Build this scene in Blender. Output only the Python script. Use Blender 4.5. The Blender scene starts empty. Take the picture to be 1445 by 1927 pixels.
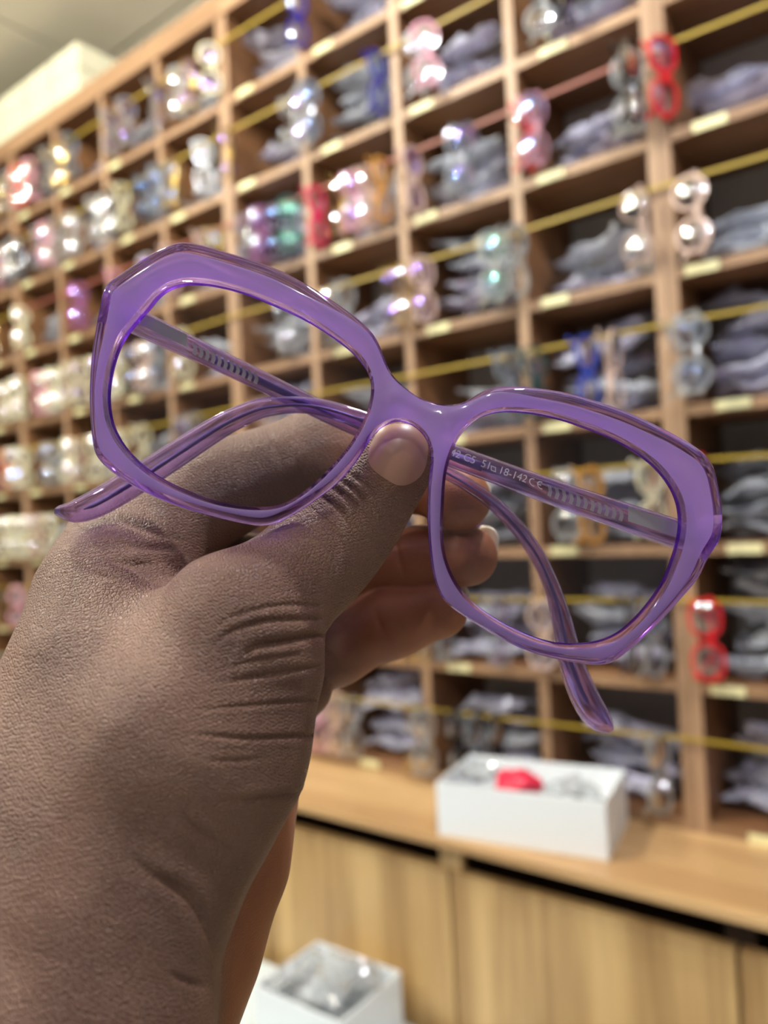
import bpy, bmesh, math, random
import numpy as np
from mathutils import Vector, Matrix
from mathutils.bvhtree import BVHTree

# ------------------------------------------------------------------ camera
F_PX, CX, CY = 1462.0, 722.5, 963.5            # focal length and centre in photo pixels (1445 x 1927)
YAW, PITCH, ROLL = math.radians(37.65), math.radians(0.885), math.radians(2.9)
CAM = Vector((0.0, -1.2, 1.33))
fwd = Vector((-math.sin(YAW)*math.cos(PITCH), math.cos(YAW)*math.cos(PITCH), math.sin(PITCH)))
r0 = fwd.cross(Vector((0, 0, 1))).normalized()
u0 = r0.cross(fwd)
RIGHT = (math.cos(ROLL)*r0 - math.sin(ROLL)*u0).normalized()
UP = RIGHT.cross(fwd).normalized()
MCAM = Matrix(((RIGHT.x, UP.x, -fwd.x, CAM.x), (RIGHT.y, UP.y, -fwd.y, CAM.y), (RIGHT.z, UP.z, -fwd.z, CAM.z), (0, 0, 0, 1)))
scene = bpy.context.scene
C = scene.collection
cd = bpy.data.cameras.new('camera')
cd.sensor_fit = 'VERTICAL'; cd.sensor_height = 36.0; cd.lens = 36.0*F_PX/1927.0
cd.clip_start = 0.01; cd.clip_end = 50
cd.dof.use_dof = True; cd.dof.focus_distance = 0.158; cd.dof.aperture_fstop = cd.lens/2.7
cam = bpy.data.objects.new('camera', cd); C.objects.link(cam); cam.matrix_world = MCAM
scene.camera = cam
# ------------------------------------------------------------------ world, exposure
w = bpy.data.worlds.new('room_ambient'); scene.world = w; w.use_nodes = True
w.node_tree.nodes['Background'].inputs[0].default_value = (0.93, 0.96, 1.0, 1)
w.node_tree.nodes['Background'].inputs[1].default_value = 0.15
vs = scene.view_settings
vs.view_transform = 'Standard'; vs.look = 'None'; vs.gamma = 1.0; vs.use_curve_mapping = False; vs.exposure = 0.0
LAMP_STRENGTH = 1180.0
WARM, COOL = (1.0, 0.95, 0.8, 1), (0.92, 0.94, 1.0, 1)
LAMPS = [(-2.3, -1.45, 1.1, WARM), (-1.2, -0.95, 1.0, WARM), (0.15, -0.7, 0.75, COOL), (-1.75, -2.3, 0.8, WARM), (-0.55, -2.5, 0.5, COOL), (0.75, -2.2, 0.35, COOL)]
try:
    scene.cycles.transparent_max_bounces = 24
    scene.cycles.max_bounces = 10
    scene.cycles.transmission_bounces = 8
    scene.cycles.sample_clamp_indirect = 6.0
except Exception:
    pass

rng = random.Random(7)
def lin(r, g, b):
    f = lambda c: (c/255/12.92) if c/255 <= 0.04045 else ((c/255+0.055)/1.055)**2.4
    return (f(r), f(g), f(b), 1.0)

# pixel helpers: a pixel is a direction; depth or a plane gives the point
def ray(px, py):
    return fwd + RIGHT*((px-CX)/F_PX) - UP*((py-CY)/F_PX)
def on_y(px, py, y):
    d = ray(px, py); return CAM + d*((y-CAM.y)/d.y)
def on_z(px, py, z):
    d = ray(px, py); return CAM + d*((z-CAM.z)/d.z)
def cpt(px, py, d):                               # camera-space point
    return np.array(((px-CX)/F_PX*d, -(py-CY)/F_PX*d, -d))

# ------------------------------------------------------------------ materials
MATS = {}
def new_mat(name):
    m = bpy.data.materials.new(name); m.use_nodes = True; m.node_tree.nodes.clear(); MATS[name] = m
    nt = m.node_tree; out = nt.nodes.new('ShaderNodeOutputMaterial')
    return m, nt, out
def principled(name, col, rough=0.5, metal=0.0, coat=0.0, spec=0.5, sheen=0.0):
    m, nt, out = new_mat(name)
    p = nt.nodes.new('ShaderNodeBsdfPrincipled')
    p.inputs['Base Color'].default_value = col; p.inputs['Roughness'].default_value = rough
    p.inputs['Metallic'].default_value = metal; p.inputs['Coat Weight'].default_value = coat
    p.inputs['Specular IOR Level'].default_value = spec
    nt.links.new(p.outputs[0], out.inputs[0])
    return m, nt, p
def wood(name, c1, c2, axis, scale=1.0, rough=0.45):
    m, nt, p = principled(name, c1, rough)
    tc = nt.nodes.new('ShaderNodeTexCoord'); mp = nt.nodes.new('ShaderNodeMapping')
    sc = [9.0, 9.0, 9.0]; sc[axis] = 0.5
    mp.inputs['Scale'].default_value = [s*scale for s in sc]
    no = nt.nodes.new('ShaderNodeTexNoise'); no.inputs['Scale'].default_value = 2.2; no.inputs['Detail'].default_value = 5; no.inputs['Distortion'].default_value = 0.35
    n2 = nt.nodes.new('ShaderNodeTexNoise'); n2.inputs['Scale'].default_value = 14; n2.inputs['Detail'].default_value = 3
    mx = nt.nodes.new('ShaderNodeMath'); mx.operation = 'MULTIPLY_ADD'; mx.inputs[1].default_value = 0.3
    cr = nt.nodes.new('ShaderNodeValToRGB')
    cr.color_ramp.elements[0].position = 0.5; cr.color_ramp.elements[0].color = c1
    cr.color_ramp.elements[1].position = 0.82; cr.color_ramp.elements[1].color = c2
    L = nt.links
    L.new(tc.outputs['Object'], mp.inputs[0]); L.new(mp.outputs[0], no.inputs[0]); L.new(mp.outputs[0], n2.inputs[0])
    L.new(n2.outputs[0], mx.inputs[0]); L.new(no.outputs[0], mx.inputs[2]); L.new(mx.outputs[0], cr.inputs[0]); L.new(cr.outputs[0], p.inputs['Base Color'])
    return m
wood('wood_shelf', lin(130, 99, 72), lin(160, 127, 96), 0)
wood('wood_upright', lin(136, 106, 80), lin(170, 138, 110), 2)
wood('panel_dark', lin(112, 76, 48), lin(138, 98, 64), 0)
wood('wood_counter', lin(172, 136, 94), lin(208, 172, 124), 0, 0.8, 0.35)
wood('wood_door', lin(150, 116, 74), lin(212, 178, 124), 2, 0.75, 0.4)
principled('back_panel', lin(190, 188, 180), 0.6)
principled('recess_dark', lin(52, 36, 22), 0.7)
principled('wall_paint', lin(205, 203, 195), 0.7)
principled('ceiling_panel', lin(228, 222, 205), 0.6)
principled('seam', lin(110, 104, 92), 0.8)
principled('floor_tile', lin(170, 166, 158), 0.35)
principled('carton_white', lin(238, 244, 250), 0.55)
principled('carton_inner', lin(236, 234, 228), 0.6)
principled('carton_cream', lin(206, 203, 178), 0.55)
principled('carton_line', lin(150, 146, 124), 0.6)
principled('tag', lin(232, 226, 176), 0.35)
principled('string_yellow', lin(166, 140, 44), 0.45)
principled('string_red', lin(150, 84, 70), 0.5)
principled('table_top', lin(208, 220, 226), 0.35)
principled('table_edge', lin(44, 44, 46), 0.4)
principled('steel', lin(214, 210, 204), 0.3, 0.55)
principled('core_metal', lin(150, 142, 152), 0.35, 0.7)
principled('print_white', lin(226, 220, 232), 0.5)
principled('etch_pale', lin(176, 168, 170), 0.4)
principled('petal_red', lin(220, 30, 70), 0.4, 0, 0.3)
principled('lamp_ring', lin(240, 240, 238), 0.4)

def emit(name, col, s):
    m, nt, out = new_mat(name); e = nt.nodes.new('ShaderNodeEmission'); e.inputs[0].default_value = col; e.inputs[1].default_value = s
    nt.links.new(e.outputs[0], out.inputs[0])

def clear_plastic(name, tint, body, body_mix, rough=0.12, ior=1.45):
    # thin clear plastic: tinted see-through, a milky body and a glossy skin
    m, nt, out = new_mat(name); N = nt.nodes.new; L = nt.links.new
    tr = N('ShaderNodeBsdfTransparent'); tr.inputs[0].default_value = tint
    dd_ = N('ShaderNodeBsdfDiffuse'); dd_.inputs[0].default_value = body; tl_ = N('ShaderNodeBsdfTranslucent'); tl_.inputs[0].default_value = body
    df = N('ShaderNodeMixShader'); df.inputs[0].default_value = 0.4; L(dd_.outputs[0], df.inputs[1]); L(tl_.outputs[0], df.inputs[2])
    m1 = N('ShaderNodeMixShader'); m1.inputs[0].default_value = body_mix
    L(tr.outputs[0], m1.inputs[1]); L(df.outputs[0], m1.inputs[2])
    gl = N('ShaderNodeBsdfGlossy'); gl.inputs['Roughness'].default_value = rough
    fr = N('ShaderNodeFresnel'); fr.inputs[0].default_value = ior
    m2 = N('ShaderNodeMixShader'); L(fr.outputs[0], m2.inputs[0]); L(m1.outputs[0], m2.inputs[1]); L(gl.outputs[0], m2.inputs[2])
    L(m2.outputs[0], out.inputs[0]); return m
def lens_mat(name, gcol, refl, rough):
    m, nt, out = new_mat(name); N = nt.nodes.new; L = nt.links.new
    tr = N('ShaderNodeBsdfTransparent'); tr.inputs[0].default_value = (0.97, 0.97, 0.98, 1)
    gl = N('ShaderNodeBsdfGlossy'); gl.inputs[0].default_value = gcol; gl.inputs['Roughness'].default_value = rough
    lw = N('ShaderNodeFresnel'); lw.inputs[0].default_value = 1.35
    ad = N('ShaderNodeMath'); ad.operation = 'ADD'; ad.use_clamp = True; ad.inputs[1].default_value = refl
    L(lw.outputs[0], ad.inputs[0])
    m2 = N('ShaderNodeMixShader'); L(ad.outputs[0], m2.inputs[0]); L(tr.outputs[0], m2.inputs[1]); L(gl.outputs[0], m2.inputs[2])
    L(m2.outputs[0], out.inputs[0]); return m
lens_mat('lens_front', (1, 1, 1, 1), 0.0, 0.03)
lens_mat('lens_violet', (0.55, 0.4, 1, 1), 0.24, 0.06)
lens_mat('lens_blue', (0.35, 0.55, 1, 1), 0.24, 0.06)
lens_mat('lens_green', (0.4, 1, 0.8, 1), 0.24, 0.06)
lens_mat('lens_white', (1, 1, 1, 1), 0.26, 0.06)
clear_plastic('film_lilac', (0.92, 0.91, 0.97, 1), lin(236, 238, 255), 0.6, 0.13)
clear_plastic('film_grey', (0.92, 0.94, 0.96, 1), lin(238, 243, 255), 0.56, 0.13)
clear_plastic('film_white', (0.96, 0.97, 0.98, 1), lin(240, 246, 252), 0.45, 0.1)

# spectacle colours: name -> (material, adjective)
COL = {}
def acetate(key, adj, rgb, rough=0.15, metal=0.0):
    principled('acetate_'+key, lin(*rgb), rough, metal, 0.3); COL[key] = ('acetate_'+key, adj)
acetate('black', 'black plastic', (24, 26, 30)); acetate('salmon', 'salmon pink', (226, 120, 112)); acetate('pink', 'pale pink', (222, 164, 180))
acetate('magenta', 'bright magenta', (226, 30, 96)); acetate('red', 'bright red', (206, 26, 40)); acetate('navy', 'dark blue', (36, 34, 140))
acetate('blue', 'royal blue', (44, 70, 176)); acetate('white', 'chunky white', (226, 232, 240)); acetate('amber', 'amber', (206, 148, 62))
acetate('cream', 'cream', (226, 222, 190)); acetate('purple', 'purple', (140, 70, 130)); acetate('orange', 'orange red', (214, 84, 46))
acetate('blush', 'blush beige', (214, 186, 172)); acetate('teal', 'dark teal', (36, 70, 72)); acetate('grey', 'grey', (120, 126, 134))
acetate('gold', 'thin gold', (216, 186, 110), 0.2, 1.0)
clear_plastic('acetate_clear', (0.94, 0.95, 0.95, 1), lin(226, 230, 232), 0.4, 0.1); COL['clear'] = ('acetate_clear', 'clear plastic')

# foreground frame: milky lilac face + clear violet body
def lilac_face():
    m, nt, out = new_mat('lilac_acetate'); N = nt.nodes.new; L = nt.links.new
    df = N('ShaderNodeBsdfDiffuse'); df.inputs[0].default_value = lin(192, 164, 224)
    tl = N('ShaderNodeBsdfTranslucent'); tl.inputs[0].default_value = lin(208, 178, 244)
    m1 = N('ShaderNodeMixShader'); m1.inputs[0].default_value = 0.45; L(df.outputs[0], m1.inputs[1]); L(tl.outputs[0], m1.inputs[2])
    tr = N('ShaderNodeBsdfTransparent'); tr.inputs[0].default_value = lin(190, 140, 236)
    mt = N('ShaderNodeMixShader'); mt.inputs[0].default_value = 0.22; L(m1.outputs[0], mt.inputs[1]); L(tr.outputs[0], mt.inputs[2])
    gl = N('ShaderNodeBsdfGlossy'); gl.inputs['Roughness'].default_value = 0.08
    fr = N('ShaderNodeFresnel'); fr.inputs[0].default_value = 1.47
    m2 = N('ShaderNodeMixShader'); L(fr.outputs[0], m2.inputs[0]); L(mt.outputs[0], m2.inputs[1]); L(gl.outputs[0], m2.inputs[2])
    L(m2.outputs[0], out.inputs[0])
lilac_face()
def violet_glass(name, col, tcol, tmix):
    m, nt, out = new_mat(name); N = nt.nodes.new; L = nt.links.new
    g = N('ShaderNodeBsdfGlass'); g.inputs['Color'].default_value = col; g.inputs['Roughness'].default_value = 0.03; g.inputs['IOR'].default_value = 1.47
    t = N('ShaderNodeBsdfTransparent'); t.inputs[0].default_value = tcol
    mx = N('ShaderNodeMixShader'); mx.inputs[0].default_value = tmix
    L(g.outputs[0], mx.inputs[1]); L(t.outputs[0], mx.inputs[2]); L(mx.outputs[0], out.inputs[0])
violet_glass('violet_clear', lin(242, 226, 255), lin(220, 192, 250), 0.35)
violet_glass('violet_deep', lin(178, 122, 246), lin(150, 92, 240), 0.3)
violet_glass('temple_clear', lin(232, 218, 254), lin(214, 196, 250), 0.5)

# ------------------------------------------------------------------ object helpers
def link_mesh(name, verts, faces, mat=None, parent=None, smooth=False, mats=None, midx=None):
    me = bpy.data.meshes.new(name); me.from_pydata([tuple(v) for v in verts], [], faces); me.update()
    for mm in (mats or ([mat] if mat else [])): me.materials.append(MATS[mm])
    if midx is not None: me.polygons.foreach_set('material_index', midx)
    if smooth: me.polygons.foreach_set('use_smooth', [True]*len(me.polygons))
    o = bpy.data.objects.new(name, me); C.objects.link(o)
    if parent: o.parent = parent
    return o
def empty(name, loc=(0, 0, 0), label=None, cat=None, group=None, kind=None, rot=None):
    o = bpy.data.objects.new(name, None); C.objects.link(o); o.location = loc; o.empty_display_size = 0.02
    if rot is not None: o.rotation_euler = rot
    tag(o, label, cat, group, kind); return o
def tag(o, label=None, cat=None, group=None, kind=None):
    if label: o['label'] = label
    if cat: o['category'] = cat
    if group: o['group'] = group
    if kind: o['kind'] = kind
    return o
def box_vf(x0, x1, y0, y1, z0, z1, bev=0.0):
    bm = bmesh.new(); bmesh.ops.create_cube(bm, size=1.0)
    for v in bm.verts:
        v.co = Vector(((x0+x1)/2 + v.co.x*(x1-x0), (y0+y1)/2 + v.co.y*(y1-y0), (z0+z1)/2 + v.co.z*(z1-z0)))
    if bev > 0: bmesh.ops.bevel(bm, geom=bm.edges[:], offset=bev, segments=2, affect='EDGES', profile=0.7)
    vs_ = [v.co.copy() for v in bm.verts]; bm.verts.index_update(); fs = [[v.index for v in f.verts] for f in bm.faces]; bm.free()
    return vs_, fs
def box(name, x0, x1, y0, y1, z0, z1, mat, parent=None, bev=0.0):
    v, f = box_vf(x0, x1, y0, y1, z0, z1, bev); return link_mesh(name, v, f, mat, parent)
class MB:
    def __init__(s): s.v = []; s.f = []
    def add(s, v, f):
        n = len(s.v); s.v += [Vector(p) for p in v]; s.f += [[i+n for i in q] for q in f]; return s
    def box(s, *a, **k): return s.add(*box_vf(*a, **k))
def sweep(path, sizes, n=12, up=Vector((0, 0, 1)), square=0.6):
    # closed tube along path; sizes = (half width across, half thickness along up) per point; superellipse section
    pts = [Vector(p) for p in path]; V = []; Fc = []
    m = len(pts)
    for i, p in enumerate(pts):
        t = (pts[min(i+1, m-1)] - pts[max(i-1, 0)]).normalized()
        b = (up - t*up.dot(t)).normalized(); a = t.cross(b)
        hw, ht = sizes[i]
        for k in range(n):
            th = 2*math.pi*k/n; c_, s_ = math.cos(th), math.sin(th)
            V.append(p + a*(hw*math.copysign(abs(c_)**square, c_)) + b*(ht*math.copysign(abs(s_)**square, s_)))
    for i in range(m-1):
        for k in range(n):
            k2 = (k+1) % n
            Fc.append([i*n+k, i*n+k2, (i+1)*n+k2, (i+1)*n+k])
    Fc.append(list(range(n))[::-1]); Fc.append([(m-1)*n+k for k in range(n)])
    return V, Fc
def catmull(pts, per=8, closed=False):
    P = [np.array(p, float) for p in pts]; n = len(P); out = []
    rngi = range(n if closed else n-1)
    for i in rngi:
        p0 = P[(i-1) % n] if closed or i > 0 else 2*P[0]-P[1]
        p1 = P[i]; p2 = P[(i+1) % n]
        p3 = P[(i+2) % n] if closed or i+2 < n else 2*P[n-1]-P[n-2]
        for k in range(per):
            t = k/per
            out.append(0.5*((2*p1)+(-p0+p2)*t+(2*p0-5*p1+4*p2-p3)*t*t+(-p0+3*p1-3*p2+p3)*t**3))
    if not closed: out.append(P[-1])
    return np.array(out)
ORD = ['first', 'second', 'third', 'fourth', 'fifth', 'sixth', 'seventh', 'eighth']

# ------------------------------------------------------------------ room shell
tag(box('floor', -5, 2.6, -4, 0.36, -0.05, 0.0, 'floor_tile'), kind='structure')
tag(box('wall_back', -5, 2.6, 0.35, 0.45, 0.0, 2.85, 'wall_paint'), kind='structure')
ceil = tag(box('ceiling', -5, 2.6, -4, 0.36, 2.815, 2.86, 'seam'), kind='structure')
xs = [-2.12+0.6*k for k in range(-5, 9)]; ys = [0.195-0.6*k for k in range(-1, 8)]
pv, pf = box_vf(-0.293, 0.293, -0.293, 0.293, 2.80, 2.8149, 0.002)
pme = None
for i in range(len(xs)-1):
    for j in range(len(ys)-1):
        cx_, cy_ = (xs[i]+xs[i+1])/2, (ys[j]+ys[j+1])/2
        if j == 0: continue
        if pme is None:
            o = link_mesh('ceiling_panel', pv, pf, 'ceiling_panel', ceil); pme = o.data
        else:
            o = bpy.data.objects.new('ceiling_panel', pme); C.objects.link(o); o.parent = ceil
        o.location = (cx_, cy_, 0)
box('ceiling_panel', -5, 2.6, 0.202, 0.349, 2.80, 2.8149, 'ceiling_panel', ceil)

# globe lamps under the ceiling
def disc(r, z, n=24, cx=0, cy=0):
    return [(cx+r*math.cos(2*math.pi*k/n), cy+r*math.sin(2*math.pi*k/n), z) for k in range(n)]
def lathe(prof, n=24):
    v = []
    for r, z in prof: v += disc(max(r, 1e-4), z, n)
    f = [[a*n+k, a*n+(k+1) % n, (a+1)*n+(k+1) % n, (a+1)*n+k] for a in range(len(prof)-1) for k in range(n)]
    return v, f
for i, (lx, ly, s, lcol) in enumerate(LAMPS):
    where = ['over the far end of the shelves', 'over the middle of the counter', 'above the hand', 'behind the far end of the counter', 'behind the middle of the counter', 'near the right end of the room'][i]
    e = empty('ceiling_lamp', (lx, ly, 2.80), 'round white globe ceiling lamp '+where, 'ceiling lamp', 'globe lamps on the ceiling')
    emit('lamp_glow_%d' % i, lcol, LAMP_STRENGTH)
    r = 0.04*math.sqrt(s)
    link_mesh('ceiling_rose', *lathe([(0.0, 0.0), (0.045, 0.0), (0.045, -0.012), (0.012, -0.03), (0.012, -0.06), (0.0, -0.06)]), 'lamp_ring', e, True)
    link_mesh('globe', *lathe([(r*math.sin(math.pi*t/12), -0.058-r+r*math.cos(math.pi*t/12)) for t in range(13)], 20), 'lamp_glow_%d' % i, e, True)

# ------------------------------------------------------------------ shelf units
COLP, ROWP = 0.241, 0.208
X0 = -0.364                                          # double upright between unit 2 and unit 3
Z5 = CAM.z + 0.147                                   # centre of the fifth shelf board from the top
def row_z(r): return Z5 + ROWP*(5-r)                 # floor board centre of row r (1 = top .. 8 = on the counter)
UNITS = [(-3, 'farthest unit'), (-2, 'unit under the cartons'), (-1, 'unit behind the white box'), (0, 'unit at the counter end')]
UNIT_NAME = {}
BT = 0.0085
ZTOP = row_z(0)
for u, nm in UNITS:
    xa, xb = X0+u*4*COLP, X0+(u+1)*4*COLP; UNIT_NAME[u] = nm
    e = empty('display_shelf', ((xa+xb)/2, 0.1, row_z(8)), 'brown wood cubbyhole display shelf, '+'the '+nm, 'shelf', 'cubbyhole display shelves')
    ox, oy, oz = e.location
    def P(name, x0, x1, y0, y1, z0, z1, mat):
        v, f = box_vf(x0-ox, x1-ox, y0-oy, y1-oy, z0-oz, z1-oz, 0.0008)
        mi = [0 if all(v[i].y < y0-oy+0.0009 for i in q) else 1 for q in f]     # front faces / other faces, cubby shade put into their darker colour
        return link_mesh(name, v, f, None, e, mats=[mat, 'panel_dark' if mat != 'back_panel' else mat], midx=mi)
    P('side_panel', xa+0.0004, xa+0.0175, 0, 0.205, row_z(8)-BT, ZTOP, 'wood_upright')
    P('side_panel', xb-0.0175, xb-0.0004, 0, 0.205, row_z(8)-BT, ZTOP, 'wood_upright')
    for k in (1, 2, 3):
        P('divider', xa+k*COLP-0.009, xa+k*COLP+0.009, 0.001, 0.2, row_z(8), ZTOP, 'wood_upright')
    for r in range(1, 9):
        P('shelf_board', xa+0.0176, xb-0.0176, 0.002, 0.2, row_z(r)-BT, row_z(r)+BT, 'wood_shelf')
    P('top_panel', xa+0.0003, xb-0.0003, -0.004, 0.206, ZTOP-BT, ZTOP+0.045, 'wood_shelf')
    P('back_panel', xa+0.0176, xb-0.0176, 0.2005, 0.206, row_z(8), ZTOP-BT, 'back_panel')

# counter top and base cabinets
ZC = row_z(8)-BT
tag(box('counter_top', -3.3, 0.65, -0.215, 0.206, ZC-0.014, ZC, 'wood_counter', None, 0.002), 'long brown wood worktop running under the cubbyhole shelves', 'counter')
k = 0
for i in range(-7, 2):
    xa, xb = -0.267+0.42*i, -0.267+0.42*(i+1)
    lab = {-1: 'pale brown base cabinet under the right half of the white box', -2: 'pale brown base cabinet behind the low table with the bag box', 0: 'pale brown base cabinet at the near end of the counter'}.get(i, 'pale brown base cabinet far along the counter')
    if i > 0: lab = 'last pale brown base cabinet at the counter end'
    if i < -2: lab = 'pale brown base cabinet, '+ORD[-3-i]+' beyond the low table along the counter'
    e = empty('base_cabinet', ((xa+xb)/2, 0, 0), lab, 'cabinet', 'base cabinets under the counter')
    h = 0.21
    m = MB().box(-h+0.0005, -h+0.018, -0.17, 0.2, 0.0, ZC-0.0145).box(h-0.018, h-0.0005, -0.17, 0.2, 0.0, ZC-0.0145).box(-h+0.018, h-0.018, 0.17, 0.2, 0.0, ZC-0.0145).box(-h+0.018, h-0.018, -0.168, 0.17, ZC-0.09, ZC-0.075)
    link_mesh('carcass', m.v, m.f, 'recess_dark', e)
    box('door', -h+0.0025, h-0.0025, -0.19, -0.1705, 0.08, ZC-0.060, 'wood_door', e, 0.0015)
    box('kickboard', -h+0.001, h-0.001, -0.14, -0.125, 0.0, 0.075, 'recess_dark', e)
    if i % 2 == 0: box('gap_block', h-0.02, h+0.02, -0.185, -0.1705, ZC-0.0595, ZC-0.0145, 'wood_door', e)

# strings
def string_z(x, r):
    z = row_z(r)+0.133
    ph = ((x-X0)/(4*COLP)) % 1.0
    return z - 0.006*4*ph*(1-ph)*(0.5+0.5*math.sin(r*2.3+math.floor((x-X0)/(4*COLP))*1.7)**2)
SY = -0.008
for u in (-3, -2, -1, 0):
    xa, xb = X0+u*4*COLP, X0+(u+1)*4*COLP
    for r in range(1, 9):
        pts = [(xa+(xb-xa)*t/24+0.0, SY, string_z(min(xa+(xb-xa)*t/24, xb-1e-6), r)) for t in range(25)]
        V = []; Fc = []
        for p in pts:
            V += [(p[0], SY-0.0012, p[2]-0.0025), (p[0], SY-0.0012, p[2]+0.0025), (p[0], SY+0.0012, p[2]+0.0025), (p[0], SY+0.0012, p[2]-0.0025)]
        for t in range(24):
            for q in range(4): Fc.append([t*4+q, t*4+(q+1) % 4, t*4+4+(q+1) % 4, t*4+4+q])
        red = (u == -1 and r == 3) or (u == -2 and r == 3)
        o = link_mesh('string', V, Fc, 'string_red' if red else 'string_yellow')
        tag(o, ('reddish' if red else 'yellow')+' string stretched across the '+ORD[r-1]+' row from the top, '+UNIT_NAME[u], 'string', 'strings across the cubbies')

# price tags on the board edges
first = None
for u, cols in ((-3, (3,)), (-2, range(4)), (-1, range(4)), (0, (0, 1))):
    for c in cols:
        for r in range(1, 9):
            rr = random.Random(u*997+c*31+r)
            if rr.random() < 0.1: continue
            x = X0+(u*4+c)*COLP+0.025+rr.random()*0.05; wd = 0.045
            if first is None:
                first = box('price_tag', -0.024, 0.024, -0.0014, 0.0014, -0.007, 0.007, 'tag', None, 0.0005); o = first
            else:
                o = bpy.data.objects.new('price_tag', first.data); C.objects.link(o)
            o.location = (x+wd/2, 0.0003, row_z(r)+rr.uniform(-0.003, 0.002))
            tag(o, 'cream price tag, '+ORD[r-1]+' row, '+ORD[c]+' column, '+UNIT_NAME[u], 'price tag', 'price tags on the shelf edges')

# ------------------------------------------------------------------ hanging spectacles
def lens_outline(style, n=28):
    out = []
    for k in range(n):
        th = 2*math.pi*k/n; c_, s_ = math.cos(th), math.sin(th)
        if style == 'round': a, b, e = 0.0245, 0.0235, 1.0
        elif style == 'square': a, b, e = 0.027, 0.0215, 0.72
        else: a, b, e = 0.0275, 0.0225, 0.82
        x = a*math.copysign(abs(c_)**e, c_); y = b*math.copysign(abs(s_)**e, s_)
        if style == 'cat': y += 0.16*max(0, x)*(1 if y > 0 else 0.1); x *= 1.0+0.08*(y/b)
        out.append((x, y))
    return out
def spectacle_meshes(style, wid, dep):
    # local: long axis = Z (hangs vertical), front faces -Y, X = up side of the lens
    ol = lens_outline(style); n = len(ol); mb = MB(); lens = []
    for side in (1, -1):
        cz = side*0.0355
        V = []; Fc = []
        for (x, y) in ol:
            L = math.hypot(x, y); ux, uy = x/L, y/L
            for (off, yy) in ((0, -dep), (wid, -dep*0.8), (wid, dep*0.8), (0, dep)):
                V.append((y+uy*off, yy + 1.2*((x+ux*off)*0.5)**2, cz+side*(x+ux*off)))
        for k in range(n):
            for q in range(4):
                a_ = [k*4+q, k*4+(q+1) % 4, ((k+1) % n)*4+(q+1) % 4, ((k+1) % n)*4+q]
                Fc.append(a_ if side < 0 else a_[::-1])
        mb.add(V, Fc)
        # curved demo lens
        LV = []; LF = []; rings = (0.0, 0.35, 0.7, 1.0)
        for ri, rr in enumerate(rings):
            for (x, y) in (ol if ri else ol[:1]):
                X_, Y_ = x*rr, y*rr
                LV.append((Y_, -0.0028+(X_*X_+Y_*Y_)/(2*0.055), cz+side*X_))
        for k in range(n): LF.append([0, 1+k, 1+(k+1) % n])
        for ri in range(1, 3):
            b0 = 1+(ri-1)*n; b1 = 1+ri*n
            for k in range(n): LF.append([b0+k, b1+k, b1+(k+1) % n, b0+(k+1) % n])
        if side < 0: pass
        lens.append((LV, LF))
    br = max(wid*0.8, 0.0015)
    mb.add(*sweep([(0.006, 0, -0.0105), (0.010, -0.001, 0), (0.006, 0, 0.0105)], [(br, dep)]*3, 8, Vector((0, 1, 0))))
    for side in (1, -1):
        mb.add(*sweep([(0.010, 0, side*0.062), (0.0105, 0.003, side*0.0665), (0.0105, 0.010, side*0.0675)], [(0.0025+wid*0.4, 0.0018)]*3, 8, Vector((0.3, 0.5, 1))))
    temples = []
    for side, yy in ((1, 0.013), (-1, 0.019)):
        z0 = side*0.0665
        path = [(0.0105, 0.009, z0), (0.0105, yy, z0-side*0.006), (0.0100, yy+0.001, z0-side*0.05), (0.0085, yy+0.002, z0-side*0.085), (0.000, yy+0.002, z0-side*0.105), (-0.016, yy+0.002, z0-side*0.126), (-0.024, yy+0.002, z0-side*0.133)]
        sz = [(0.0018+wid*0.4, 0.0016)]*4+[(0.0016+wid*0.3, 0.0016)]+[(0.0024+wid*0.3, 0.0016)]*2
        pp = catmull(path, 3); ss = [sz[min(i//3, 6)] for i in range(len(pp))]
        temples.append(sweep(pp, ss, 8, Vector((0, 1, 0))))
    return mb, lens, temples
def mk_me(name, v, f, smooth):
    me = bpy.data.meshes.new(name); me.from_pydata([tuple(p) for p in v], [], f); me.update()
    me.materials.append(None)
    if smooth: me.polygons.foreach_set('use_smooth', [True]*len(me.polygons))
    return me
SPEC = {}
for st in ('round', 'square', 'cat'):
    for th, (wd, dp) in (('thick', (0.0050, 0.0018)), ('thin', (0.0017, 0.0011))):
        mb, le, te = spectacle_meshes(st, wd, dp)
        SPEC[st, th] = (mk_me('frame_front', mb.v, mb.f, False), [mk_me('lens', *l, True) for l in le], [mk_me('temple', *t, True) for t in te])
def obj_from(me, name, parent, mat):
    o = bpy.data.objects.new(name, me); C.objects.link(o); o.parent = parent
    o.material_slots[0].link = 'OBJECT'; o.material_slots[0].material = MATS[mat]; return o
def cell_of(x, z):
    ci = int(math.floor((x-X0)/COLP)); u = ci//4; return u, ci-4*u
placed = []
SC = 0.9                                             # small fashion sizes
def tree_of(parts, mw):
    V = []; Fc = []
    for me, lm_ in parts:
        n = len(V); mm = mw @ lm_; V += [mm @ v.co for v in me.vertices]; Fc += [[i+n for i in p.vertices] for p in me.polygons]
    return BVHTree.FromPolygons(V, Fc)
shelf_parts = [o for o in C.objects if o.parent and o.parent.name.startswith(('display_shelf',)) or o.name.startswith('counter_top')]
bpy.context.view_layer.update()
V = []; Fc = []
for o in shelf_parts:
    n = len(V); V += [o.matrix_world @ v.co for v in o.data.vertices]; Fc += [[i+n for i in p.vertices] for p in o.data.polygons]
SHELF = BVHTree.FromPolygons(V, Fc)
hung = {}
I4 = Matrix.Identity(4)
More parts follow.
